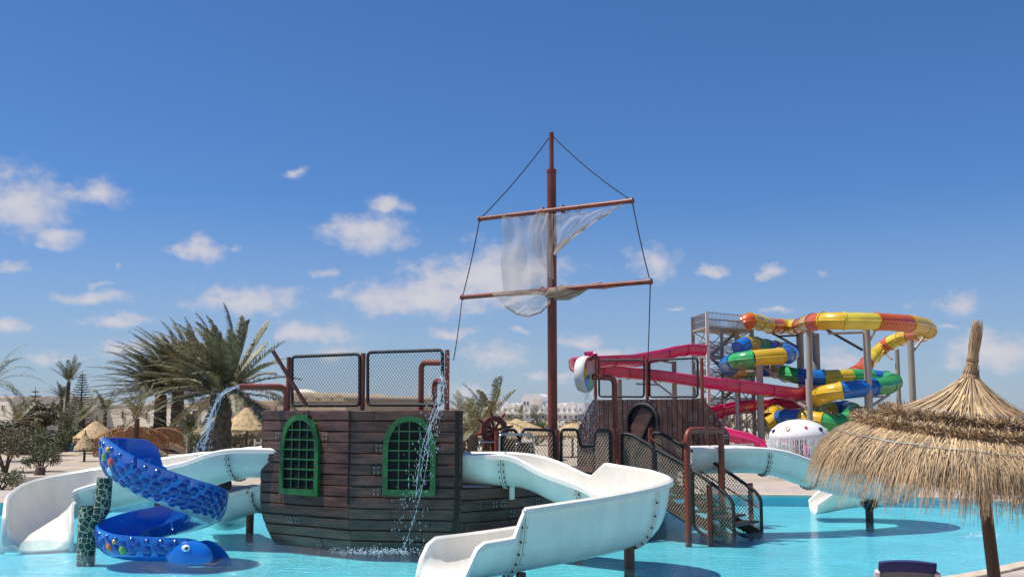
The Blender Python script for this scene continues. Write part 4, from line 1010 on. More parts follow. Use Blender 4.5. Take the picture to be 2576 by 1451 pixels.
def lounger():
    Y = 12.6; c = at(2282, 1412, Y); rz = radians(-14)
    rt = thing('sun_lounger', 'navy sun lounger with a raised backrest and white frame at the pool edge', 'sun lounger', (c.x, Y, .10))
    ex = V((cos(rz), sin(rz), 0)); ey = V((-sin(rz), cos(rz), 0)); O = V((c.x, Y, 0))
    P = lambda x, y, z: O + ex*x + ey*y + V((0, 0, z))
    top = c.z - .02; hw = .335
    # backrest leans towards the camera; the seat runs on to the pool
    def back(u, v):
        x = (u-.5)*2*(hw - .015); z = .42 + (top-.42)*v; y = .42*(1-v) + .03*sin(pi*v); bow = .05*(1 - (2*u-1)**2)*v
        return P(x, y, z + bow*.5)
    mb = MB(); mb.grid(back, 12, 14); o = obj('backrest', mb, 'grey_mesh', rt, smooth=60); o.modifiers.new('s', 'SOLIDIFY').thickness = .012
    def hem(u, v):
        p = back(u, 1.0 - .14*(1-v)); return p + ey*(-.012 - .0*v) + V((0, 0, .022*v))
    mb = MB(); mb.grid(lambda u, v: back(u, .84 + .19*v) + ey*(-.018), 12, 4); o = obj('head_sleeve', mb, 'navy_fabric', rt, smooth=60); o.modifiers.new('s', 'SOLIDIFY').thickness = .035
    for s in (-1, 1):
        mb = MB(); pts = [P(s*hw*.99, 0.02, top - .10), P(s*hw, .04, top - .13), P(s*hw, .22, .42 + (top-.42)*.5), P(s*hw, .42, .42)]
        mb.tube(pts, [.032, .036, .030, .03], 10); obj('back_frame', mb, 'plastic_white', rt, smooth=50)
        mb = MB(); mb.bar(P(s*hw, .40, .40), P(s*hw, 1.75, .40), .05, .06); obj('side_rail', mb, 'plastic_white', rt)
        for y in (.25, 1.6):
            mb = MB(); mb.bar(P(s*hw, y, .10), P(s*hw, y, .41), .05, .05); obj('leg', mb, 'plastic_white', rt)
    mb = MB(); mb.bar(P(-hw, .28, .40), P(hw, .28, .40), .04); obj('cross_bar', mb, 'plastic_white', rt)
    mb = MB(); mb.grid(lambda u, v: P((u-.5)*2*(hw-.03), .42 + 1.3*v, .42), 4, 8); o = obj('seat', mb, 'navy_fabric', rt); o.modifiers.new('s', 'SOLIDIFY').thickness = .012
    for i in range(6):
        mb = MB(); u = .15 + .7*i/5; mb.ball(back(u, .86) + ey*(-.02), .012, 6); obj('stitch', mb, 'plastic_white', rt)
lounger()

# ------------------------------------------------------------------ slide tower, tubes and pink flumes far right
def c6(cx, cy, Y): return at(1674.5 + .3077*cx, 755.7 + .3077*cy, Y)
TC = {'Y': 'tube_yellow', 'L': 'tube_lemon', 'O': 'tube_orange', 'G': 'tube_green', 'B': 'tube_blue'}
def tube_slide(name, label, ctrl, rad, cols, loc):
    rt = thing(name, label, 'tube slide', loc)
    pts = [tuple(c6(x, y, Y)) for x, y, Y, c in ctrl]; n = 6; sp, ts = cr(pts, n); sp = [V(p) for p in sp]
    i0 = 0
    for k, (x, y, Y, c) in enumerate(ctrl[:-1]):
        rib = c.islower(); col = TC[c.upper()]; seg = sp[k*n:(k+1)*n+1]
        mb = MB(); mb.tube(seg, rad, 20, caps=False); so_ = obj('tube_segment', mb, col, rt, smooth=60)
        d0 = (seg[1]-seg[0]).normalized(); mb = MB(); mb.tube([seg[0] - d0*.06, seg[0] + d0*.06], rad*1.10, 20)
        if rib:
            for j in range(1, 2*n): 
                t = j/2; i = int(t); p = seg[i].lerp(seg[min(i+1, n)], t-i); d = (seg[min(i+1, n)]-seg[max(i-0, 0)] if i < n else seg[n]-seg[n-1]).normalized(); mb.tube([p - d*.035, p + d*.035], rad*1.03, 20)
        obj('joint_ring', mb, col, so_, smooth=40)
        mb = MB()
        for s in (-1, 1):
            P = []
            for i, p in enumerate(seg):
                d = (seg[min(i+1, n)] - seg[max(i-1, 0)]); l = d.cross(V((0, 0, 1))); l = l.normalized() if l.length > 1e-4 else V((1, 0, 0)); P.append(p + l*(rad*1.02*s))
            mb.tube(P, .05, 4)
        obj('side_seam', mb, col, so_)
    return rt, sp
def column(rt, cx, cyt, Y, wpx, arms=()):
    p = c6(cx, cyt, Y); r = wpx*.3077*Y/PF/2
    mb = MB(); mb.tube([(p.x, p.y, .05), (p.x, p.y, p.z*.5), (p.x, p.y, p.z)], [r*1.05, r*1.02, r], 16); co = obj('support_column', mb, 'column_concrete', rt, smooth=40)
    if arms:
        for (ax_, ay_, aY, bx, by) in arms:
            a = c6(ax_, ay_, aY); b = c6(bx, by, Y - .1); mb = MB(); mb.bar(a, b, .16); obj('strut', mb, 'dark_iron' if (ax_ + bx) % 2 else 'galvanised', co)
def rides():
    U = [(640, 190, 84, 'O'), (690, 165, 84, 'Y'), (765, 180, 85.5, 'L'), (845, 205, 87.5, 'O'), (935, 210, 89.5, 'Y'), (1030, 213, 90, 'L'), (1100, 210, 87, 'O'), (1150, 192, 82.5, 'Y'), (1210, 176, 78, 'O'), (1290, 168, 76, 'Y'), (1460, 167, 75, 'L'),
         (1715, 172, 75.5, 'o'), (1985, 190, 78, 'y'), (2105, 212, 82, 'y'), (2150, 246, 86.5, 'Y'), (2100, 275, 91, 'O'), (2005, 290, 94, 'Y'), (1920, 312, 96, 'L'), (1830, 350, 97, 'O'), (1765, 395, 97.5, 'Y'), (1700, 455, 97, 'L'), (1640, 520, 95.5, 'O'), (1555, 595, 93, 'O'),
         (1430, 670, 91, 'Y'), (1290, 735, 89.5, 'O'), (1150, 800, 88, 'O'), (1030, 865, 86.5, 'O'), (950, 905, 84.5, 'L'), (885, 930, 82, 'Y'), (850, 975, 81, 'Y')]
    rt, _ = tube_slide('tube_slide', 'yellow and orange tube slide looping high on concrete columns', U, .62, None, (c6(1500, 1100, 82).x, 82, 0))
    for a in ((1095, 262, 89.5, 58, [(870, 265, 88, 1085, 385), (920, 292, 89, 1085, 285)]), (1165, 225, 80, 50, []), (1225, 270, 85, 60, [(1200, 262, 84, 1240, 300)]), (1640, 240, 76.8, 60, [(1315, 238, 76.5, 1610, 405), (1330, 270, 76.5, 1610, 262), (1720, 235, 76.5, 1660, 345)]),
              (1890, 400, 96, 36, [(1800, 430, 97, 1850, 480)]), (2000, 325, 85.5, 52, [(2110, 300, 86.5, 2010, 430)])): column(rt, *a)
    G = [(600, 395, 83, 'B'), (655, 358, 83.5, 'Y'), (735, 362, 84.5, 'G'), (815, 380, 85.5, 'B'), (895, 392, 86.5, 'Y'), (975, 408, 86.5, 'B'), (1022, 432, 84, 'B'), (995, 448, 81, 'B'), (930, 455, 79.3, 'Y'), (705, 475, 78, 'G'), (565, 500, 79, 'B'), (505, 530, 81.5, 'B'), (530, 562, 84, 'Y'), (630, 570, 86, 'G'), (760, 562, 87, 'B'), (905, 572, 86.5, 'Y'),
         (985, 600, 84.5, 'G'), (1110, 620, 83, 'B'), (1290, 632, 82.5, 'Y'), (1505, 625, 83.2, 'G'), (1680, 630, 84.5, 'B'), (1800, 642, 85, 'G'), (1865, 668, 82.5, 'g'), (1825, 688, 79.5, 'g'), (1695, 708, 77.5, 'b'), (1430, 738, 76.5, 'Y'), (1290, 768, 77.5, 'Y'), (1225, 815, 80, 'G'), (1260, 868, 82.5, 'Y'), (1370, 888, 83.5, 'B'), (1470, 885, 83.5, 'B'), (1530, 905, 81, 'G'), (1500, 965, 78.5, 'G'), (1400, 1005, 77.5, 'G'),
         (1280, 985, 77.5, 'Y'), (1110, 960, 78.5, 'B'), (1000, 955, 79.5, 'B'), (930, 970, 80.5, 'Y'), (850, 1010, 81, 'Y')]
    rt, _ = tube_slide('tube_slide', 'green, blue and yellow tube slide coiling below the orange one', G, .62, None, (c6(1400, 1200, 80).x, 80, 0))
    for a in ((765, 500, 78, 56, [(660, 575, 80, 770, 575), (800, 545, 79, 960, 655)]), (1168, 640, 76.3, 50, [(1050, 820, 79, 1150, 870)]), (1655, 770, 77.4, 60, [(1830, 765, 79.5, 1690, 860), (1680, 785, 77.5, 1800, 785), (1480, 872, 82, 1640, 872)]),
              (1230, 700, 82.5, 44, [(1380, 905, 80, 1260, 1000)]), (1300, 860, 79, 30, [(1420, 930, 79, 1210, 1060), (1250, 900, 79, 1600, 1030)])): column(rt, *a)
    # pink open flumes
    rt = thing('flume_slide', 'pink open flume slide zigzagging down beside the steel tower', 'slide', tuple(at(1760, 1100, 78)))
    rt.location.z = 0; ROOT[rt.name] = V(rt.location)
    q = [(1765, 895, 79), (1720, 893, 78.5), (1670, 905, 78), (1600, 918, 76.5), (1530, 921, 74), (1480, 925, 72.5), (1462, 933, 75), (1500, 943, 77.5), (1580, 951, 78.5), (1660, 958, 78), (1760, 973, 77.5), (1850, 984, 77.5), (1930, 995, 78.5), (2000, 1005, 80), (2040, 1016, 82.5), (2010, 1026, 84.5), (1950, 1030, 84), (1880, 1032, 82.5), (1800, 1050, 80.5), (1755, 1068, 78), (1770, 1088, 75.5), (1820, 1104, 74), (1880, 1118, 73), (1920, 1130, 72.5)]
    P = [tuple(at(*p)) for p in q]
    flume(rt, P, [(0, .72), (22, .7), (23, .5)], [(0, .72), (4.0, .72), (4.2, 1.05), (6.6, 1.05), (6.9, .72), (12.8, .75), (13, 1.05), (15.5, 1.05), (16, .75), (23, .5)], hw=.78, cuts=tuple(range(1, 23)), m='flume_pink', thick=.05, rim=.12, p_lat=.5, p_z=.6, n=4, bolts=False, na=10)
    for x, y, Y, w in ((1855, 957, 77, 9), (1697, 905, 78.5, 12), (1560, 950, 78, 10), (1855, 1040, 79.5, 8)):
        p = at(x, y, Y); mb = MB(); mb.tube([(p.x, p.y + .3, 0), (p.x, p.y + .3, p.z - .1)], w*Y/PF/2*1.0, 12); obj('support_column', mb, 'column_concrete', rt, smooth=40)
    for a, b in (((1690, 912, 78), (1650, 905, 78)), ((1700, 1000, 78), (1640, 955, 78.3)), ((1600, 965, 78), (1660, 968, 78))):
        mb = MB(); mb.bar(at(*a), at(*b), .14); obj('strut', mb, 'galvanised', rt)
    # steel stair tower
    C = [at(1781, 900, 83), at(1893, 900, 86.5), at(1856, 900, 91), at(1744, 900, 87.5)]; C = [V((p.x, p.y, 0)) for p in C]
    rt = thing('slide_tower', 'rusty steel stair tower with railed platforms feeding the slides', 'tower', C[0])
    zt = at(1781, 820, 83).z; lv = [zt, at(1781, 893, 83).z, at(1781, 962, 83).z, at(1781, 1035, 83).z]
    for i, p in enumerate(C):
        mb = MB(); mb.bar((p.x, p.y, 0), (p.x, p.y, zt + (1.1 if i in (0, 3) else 0)), .24 if i == 0 else .28); obj('tower_post', mb, 'wall_beige' if i == 0 else 'galvanised', rt)
    for f in (.33, .66):
        p = C[0].lerp(C[1], f); mb = MB(); mb.bar((p.x, p.y + .4, 0), (p.x, p.y + .4, zt), .22); obj('tower_post', mb, 'column_concrete', rt)
    ctr = (C[0]+C[2])/2
    for k, z in enumerate(lv):
        mb = MB(); mb.extrude([V((p.x, p.y, z - .16)) + (p-ctr)*.03 for p in (C if k % 2 == 0 else [C[0], C[1], C[1].lerp(C[2], .6), C[0].lerp(C[3], .6)])], (0, 0, .16)); obj('platform', mb, 'galvanised', rt)
        for a, b in zip(C, C[1:] + C[:1]):
            mb = MB(); up = V((0, 0, 1))
            for h in (.55, 1.1): mb.bar(a + up*(z+h), b + up*(z+h), .05)
            n = int((b-a).length/.16)
            for i in range(n+1): q_ = a.lerp(b, i/n); mb.bar(q_ + up*z, q_ + up*(z+1.1), .028)
            obj('railing', mb, 'galvanised', rt)
            zb = lv[k+1] if k + 1 < len(lv) else 0
            mb = MB(); mb.bar(a + up*(z-.1), b + up*(zb+.1), .07); mb.bar(b + up*(z-.1), a + up*(zb+.1), .07); obj('brace', mb, 'galvanised', rt)
    zz = [0] + lv[::-1]
    for k, (z0, z1) in enumerate(zip(zz, zz[1:])):
        a, b = (C[3].lerp(C[0], .45) + (C[1]-C[0])*.2, C[3].lerp(C[0], .45) + (C[1]-C[0])*.85); a, b = (a, b) if k % 2 else (b, a)
        a = V((a.x, a.y, z0)); b = V((b.x, b.y, z1))
        for i in range(10):
            p = a.lerp(b, (i+.5)/10); mb = MB(); mb.box(p, (.32, 1.0, .05), atan2((C[1]-C[0]).y, (C[1]-C[0]).x)); obj('stair_tread', mb, 'galvanised', rt)
        mb = MB(); mb.bar(a + V((0, -.5, 0)), b + V((0, -.5, 0)), .06, .25); mb.bar(a + V((0, -.5, .9)), b + V((0, -.5, .9)), .05); obj('stair_stringer', mb, 'galvanised', rt)
    # scaffold legs under the pink flume
    rt = thing('scaffold', 'thin steel scaffold frames standing under the pink flume', 'scaffold', tuple(at(1850, 1110, 81)))
    rt.location.z = 0; ROOT[rt.name] = V(rt.location)
    mb = MB(); rs = random.Random(2)
    for x in (1795, 1825, 1850, 1880, 1910, 1935, 1960):
        a = at(x, 1128, 81); 
        for dy in (0, 1.6):
            zt_ = at(x, 1020 + rs.uniform(-20, 20), 81).z; m2 = MB(); m2.tube([(a.x, a.y + dy, .05), (a.x, a.y + dy, zt_)], .045, 6); obj('scaffold_leg', m2, 'galvanised', rt)
        b = at(x + 30, 1060, 81); mb.bar((a.x, a.y, .2), (b.x, b.y, b.z), .05); mb.bar((b.x, b.y, .2), (a.x, a.y, b.z), .05); mb.bar((a.x, a.y, b.z), (b.x, b.y, b.z), .05)
    obj('scaffold_brace', mb, 'galvanised', rt)
rides()
def kids_corner():
    Y = 44.0; c = at(2010, 1080, Y); r = 74*Y/PF; zt = at(2010, 1054, Y).z; zb = at(2010, 1104, Y).z
    rt = thing('mushroom_fountain', 'white mushroom fountain with coloured dots and a curtain of water', 'fountain', (c.x, Y, 0))
    h = zt - zb; prof = [(.02, zt), (r*.35, zt - h*.05), (r*.66, zt - h*.22), (r*.88, zt - h*.48), (r*.98, zt - h*.72), (r, zt - h*.9), (r*.97, zb), (r*.85, zb + .03), (.12, zb + .15)]
    mb = MB(); mb.lathe(prof, (c.x, Y, 0), 40); cap = obj('cap', mb, 'mushroom_white', rt, smooth=60)
    mb = MB(); mb.tube([(c.x, Y, 0), (c.x, Y, zb + .2)], .14, 14); obj('stem', mb, 'mast_red', rt, smooth=40)
    for a, f, m, s in ((-2.25, .48, 'scale_red', .10), (-1.57, .42, 'scale_red', .07), (-.95, .5, 'navy_fabric', .10), (-2.9, .6, 'navy_fabric', .09), (-.3, .55, 'scale_green', .09), (.6, .5, 'scale_red', .1), (2.2, .5, 'tube_blue', .1)):
        rr_ = lin([(zt - z_, r_) for r_, z_ in prof[:6]], h*f); p = V((c.x + rr_*1.02*cos(a), Y + rr_*1.02*sin(a), zt - h*f + .02)); nrm = V((cos(a)*.75, sin(a)*.75, .65)).normalized(); M = nrm.to_track_quat('Z', 'Y').to_matrix()
        mb = MB(); mb.lathe([(.0, .03), (s*.8, .025), (s, -.03)], p, 16, M); obj('dot', mb, m, cap, smooth=60)
    mb = MB(); rr = random.Random(8)
    for i in range(170):
        a = 2*pi*i/170 + rr.uniform(-.02, .02); q = r*rr.uniform(.97, 1.04); L = rr.uniform(.3, zb)
        z0 = zb + .02; mb.tube([(c.x + q*cos(a), Y + q*sin(a), z0), (c.x + q*1.03*cos(a), Y + q*1.03*sin(a), z0 - L*.5), (c.x + q*1.05*cos(a), Y + q*1.05*sin(a), z0 - L)], rr.uniform(.006, .016), 4)
    for i in range(1100):
        a = rr.uniform(0, 2*pi); q = r*rr.uniform(.98, 1.09); droplets(mb, (c.x + q*cos(a), Y + q*sin(a), zb*rr.random()), (.02, .02, .02), 1, .010, .026, 1.5, rr)
    obj('water_curtain', mb, 'spray', rt, kind='stuff')
    # pink kids' slide with arch behind it
    Y = 48.5; rt = thing('kids_slide', "small pink kids' slide with a yellow arch behind the mushroom fountain", 'slide', tuple(at(1990, 1200, Y)))
    P = [tuple(at(x, y, Y)) for x, y in ((1950, 1108), (1975, 1112), (2000, 1128), (2020, 1150), (2045, 1165))]; flume(rt, P, [(0, .4)], [(0, .4)], hw=.45, m='pink_pale', n=5, na=8, flange=False, bolts=False, rim=.06)
    a, b = at(1994, 1122, Y), at(2014, 1122, Y); mb = MB(); mb.extrude([a + V((0, .2, -.4))] + [((a+b)/2 + V((0, .2, 0)) + V((cos(t)*(b.x-a.x)/2, 0, sin(t)*.55))) for t in [pi - pi*i/10 for i in range(11)]] + [b + V((0, .2, -.4))], (0, .15, 0)); obj('arch', mb, 'tube_yellow', rt)
    for x in (1952, 2040):
        p = at(x, 1120, Y); mb = MB(); mb.tube([(p.x, p.y + .5, 0), (p.x, p.y + .5, p.z)], .07, 8); obj('support_post', mb, 'mast_red', rt)
    for x, m, lab in ((2045, 'scale_green', 'pale green spring toy shaped like a shell beyond the fountain'), (2068, 'tube_blue', 'blue rounded spray toy beyond the fountain'), (2026, 'pink_pale', 'round pink spray toy beside the fountain stem')):
        p = at(x, 1140, 47.0); t = thing('spray_toy', lab, 'water toy', (p.x, 47, 0), 'spray toys round the mushroom'); mb = MB(); mb.ball((p.x, 47, p.z), (.34, .26, .38), 14); obj('shell', mb, m, t, smooth=60)
        mb = MB(); mb.tube([(p.x, 47, 0), (p.x, 47, p.z)], .08, 10); obj('stem', mb, 'plastic_white', t, smooth=40)
    # bench-like white loungers beside the pink flume's end
    for i, x in enumerate((1838, 1862, 1886)):
        p = at(x, 1108, 52.0); t = thing('deck_chair', ('white slatted deck chair next to the forecastle planks', 'white slatted deck chair between two others by the pink flume', 'white slatted deck chair at the end of the pink flume')[i], 'deck chair', (p.x, 52 + i*.3, 0), 'deck chairs by the pink flume')
        for k in range(4): mb = MB(); mb.box((p.x, 52 + i*.3, .9 + .12*k), (.62, .05, .07)); obj('slat', mb, 'plastic_white', t)
        mb = MB(); mb.box((p.x, 51.7 + i*.3, .85), (.62, .7, .06)); obj('seat', mb, 'plastic_white', t)
        for s in (-.28, .28): mb = MB(); mb.bar((p.x + s, 52 + i*.3, .08), (p.x + s, 52 + i*.3, 1.3), .06); obj('leg', mb, 'plastic_white', t)
kids_corner()

# ------------------------------------------------------------------ palms, trees and shrubs
def frond(root, rr, base, az_, elv, length, wind, m, n=16, nl=34, leaf=.42, curl=1.0, name='frond'):
    """one feather leaf: a bending rachis with two rows of narrow leaflets"""
    d = V((cos(az_)*cos(elv), sin(az_)*cos(elv), sin(elv))); p = V(base); P = [p.copy()]; st = length/n; T = []
    for i in range(n):
        f = i/n; d = d + V((0, 0, -1))*(.055*curl*(.4 + f)) + wind*(.075*(.3 + f)); d.normalize(); p = p + d*st; P.append(p.copy()); T.append(d.copy())
    mb = MB(); tn = rr.uniform(.75, 1.2)
    for i in range(n):
        w0 = .022*(1 - i/n) + .004; w1 = .022*(1-(i+1)/n) + .004; s = T[i].cross(V((0, 0, 1))); s = s.normalized() if s.length > 1e-3 else V((1, 0, 0))
        mb.add([P[i]-s*w0, P[i]+s*w0, P[i+1]+s*w1, P[i+1]-s*w1], [(0, 1, 2, 3)], (1.7*tn, 1.45*tn, 1.1*tn))
    for k in range(nl):
        f = .10 + .90*(k + rr.random()*.5)/nl; i = min(int(f*n), n-1); q = P[i].lerp(P[i+1], f*n - i); t = T[i]; s = t.cross(V((0, 0, 1))); s = s.normalized() if s.length > 1e-3 else V((1, 0, 0)); up = s.cross(t)
        L = leaf*(sin(pi*min(.98, .12 + f*.86))**.55)*rr.uniform(.8, 1.1)
        for sd in (-1, 1):
            dv = (s*sd*rr.uniform(.6, 1.0) + t*(.70 + .35*f) + up*rr.uniform(.1, .45) + wind*.45 + V((0, 0, -.10))).normalized(); mid = q + dv*L*.55; tip = q + (dv + V((0, 0, -.25)) + wind*.25).normalized()*L
            w = dv.cross(up).normalized()*(.0115 + .024*leaf)*(.8 + rr.random()*.5)
            c = tn*rr.uniform(.65, 1.35); dry = rr.random() < .12; cc = (c*(2.0 if dry else 1.05), c*(1.65 if dry else 1.05), c*(1.2 if dry else .9))
            mb.add([q - w*.5, q + w*.5, mid + w, mid - w, tip], [(0, 1, 2, 3), (3, 2, 4)], cc)
    return obj(name, mb, m, root)
def palm(label, x, y, Y, trunk_r, n, length, wind, seed, m='palm_frond', ground=.085, leaf=.42, nl=30, up=(-.25, 1.35), group=None, lean=0.0, name='date_palm', boots=True, curl=1.0):
    rr = random.Random(seed); c = at(x, y, Y); rt = thing(name, label, 'palm tree', (c.x - lean, Y, ground), group)
    mb = MB(); H = c.z - ground; N = max(8, int(H*5)); pts = []; rs = []
    for i in range(N+1): f = i/N; pts.append(V((c.x - lean*(1-f)**1.5, Y, ground + H*f))); rs.append(trunk_r*(1.12 - .2*f)*(1 + (.07 if i % 2 else -.04)) )
    mb.tube(pts, rs, 14)
    if boots:
        for i in range(int(H*26)):
            f = rr.random(); a = rr.uniform(0, 2*pi); r_ = trunk_r*(1.08 - .15*f); q = V((c.x - lean*(1-f)**1.5, Y, ground + H*f)) + V((cos(a), sin(a), 0))*r_; d = V((cos(a)*.5, sin(a)*.5, .85)).normalized()*.13; s = V((-sin(a), cos(a), 0))*.07
            mb.add([q - s - d*.4, q + s - d*.4, q + s*.5 + d, q - s*.5 + d], [(0, 1, 2, 3)])
    obj('trunk', mb, 'palm_bark', rt, smooth=30)
    for i in range(n):
        f = (i + .5)/n; e = up[0] + (up[1]-up[0])*f**.9; a = i*2.399963 + rr.uniform(-.25, .25)
        frond(rt, rr, c + V((cos(a), sin(a), 0))*trunk_r*.5 + V((0, 0, .1*f)), a, e, length*rr.uniform(.85, 1.1), wind, m, nl=nl, leaf=leaf, curl=curl)
    return rt
WIND = V((-1, .15, .05))
palm('big windswept date palm with a thick trunk behind the left slide', 556, 992, 38.0, .40, 58, 3.0, WIND*.62, 1, leaf=.44, nl=84, up=(-.25, 1.45), curl=1.0)
palm('windswept date palm leaning over its neighbour behind the bridge', 448, 985, 76.0, .44, 68, 5.2, WIND*1.1, 2, leaf=.75, nl=74, up=(.0, 1.4), curl=.7)
palm('windswept date palm whose fronds stream to the far left of the group', 405, 992, 78.0, .44, 62, 5.2, WIND*1.3, 3, leaf=.75, nl=70, up=(-.05, 1.3), curl=.75)
palm('tall thin palm with upright fronds beside the conifer', 173, 960, 92.0, .17, 14, 2.2, WIND*.15, 4, 'palm_frond_dark', leaf=.5, nl=22, up=(.45, 1.4), boots=False, lean=.2, curl=.6)
palm('short thin palm below the tall thin palm', 155, 1005, 92.0, .17, 16, 1.6, WIND*.15, 5, 'palm_frond_dark', leaf=.4, nl=20, up=(.1, 1.4), boots=False, curl=1.2)
palm('palm cut by the picture edge with long arching fronds above the beige house', -25, 965, 60.0, .25, 18, 2.9, WIND*-.1, 6, 'palm_frond_dark', leaf=.45, nl=26, up=(-.3, 1.3), curl=1.6)
palm('bushy wind-bent palm behind the deck railing near the mast', 1225, 1062, 48.0, .22, 22, 2.0, V((-.5, .1, .15)), 7, 'palm_frond', leaf=.40, nl=30, up=(.0, 1.3))
palm('low grey-green palm left of the mast deck', 1190, 1085, 46.0, .2, 20, 1.7, V((-.6, .1, 0)), 8, 'palm_frond', leaf=.38, nl=28, up=(-.1, 1.2))
for i, (x, y, Y, n, L, lab) in enumerate(((345, 1052, 66, 24, 2.5, 'low bushy palm behind the arched bridges'), (175, 1085, 76, 20, 2.3, 'low palm with hanging fronds beside the canal'), (210, 1052, 84, 18, 2.2, 'low dark palm under the conifer'), (265, 1035, 90, 18, 2.0, 'small rounded palm in front of the beige villa'),
                                         (45, 1062, 78, 18, 2.4, 'low palm before the beige house at the picture edge'), (480, 1085, 62, 16, 1.6, 'small palm clump between the tall palm trunks'), (1310, 1042, 150, 14, 1.6, 'small palm in front of the white hotel'), (1505, 1050, 150, 12, 1.5, 'tiny palm at the hotel steps'), (1165, 1050, 70, 16, 1.8, 'dry palm clump beside the stern'))):
    palm(lab, x, y, Y, .16, n, L, V((-.3, .05, .05)), 20 + i, 'palm_frond_dark' if i % 2 else 'palm_frond', leaf=.45, nl=22, up=(-.2, 1.35), boots=False)
def leafmass(mb, rr, c, rad, n, size, lo=.55, hi=1.35):
    for _ in range(n):
        while True:
            p = V((rr.uniform(-1, 1), rr.uniform(-1, 1), rr.uniform(-1, 1)))
            if .25 < p.length < 1: break
        q = V((c[0] + p.x*rad[0], c[1] + p.y*rad[1], c[2] + p.z*rad[2])); u = V((rr.gauss(0, 1), rr.gauss(0, 1), rr.gauss(0, .7))).normalized(); w = u.cross(V((rr.gauss(0, 1), rr.gauss(0, 1), rr.gauss(0, 1)))).normalized(); s = size*rr.uniform(.6, 1.3); t = rr.uniform(lo, hi)
        mb.add([q - u*s - w*s*.05, q + w*s*.35, q + u*s, q - w*s*.35], [(0, 1, 2, 3)], (t*rr.uniform(.9, 1.2), t, t*rr.uniform(.7, 1)))
def shrub(name, label, cat, c, W, H, seed, m, trunk_h=.3, n=1500, size=.07, clumps=14, group=None):
    rr = random.Random(seed); rt = thing(name, label, cat, c, group); c = V(c); lm = MB(); tm = MB()
    for k in range(clumps):
        a = rr.uniform(0, 2*pi); q = rr.random()**.6; z = trunk_h + (H-trunk_h)*rr.uniform(.15, .9); w = W*.5*q*sqrt(max(.15, 1 - ((z-trunk_h)/(H-trunk_h)-.45)**2*2.2)); p = V((c.x + cos(a)*w, c.y + sin(a)*w, c.z + z)); rad = W*rr.uniform(.13, .24)
        leafmass(lm, rr, p, (rad, rad, rad*.8), n//clumps, size)
        if k % 2 == 0: tm.tube([c + V((rr.uniform(-.05, .05), 0, 0)), c.lerp(p, .5) + V((0, 0, .1)), p], [.035*H, .02*H, .006*H], 6)
    obj('trunk', tm, 'twig', rt, smooth=40); obj('crown', lm, m, rt); return rt
def g(x, y): p = wz(x, y, .085); return (p.x, p.y, .085)
def gy(x, Y): p = at(x, 1100, Y); return (p.x, Y, .085)
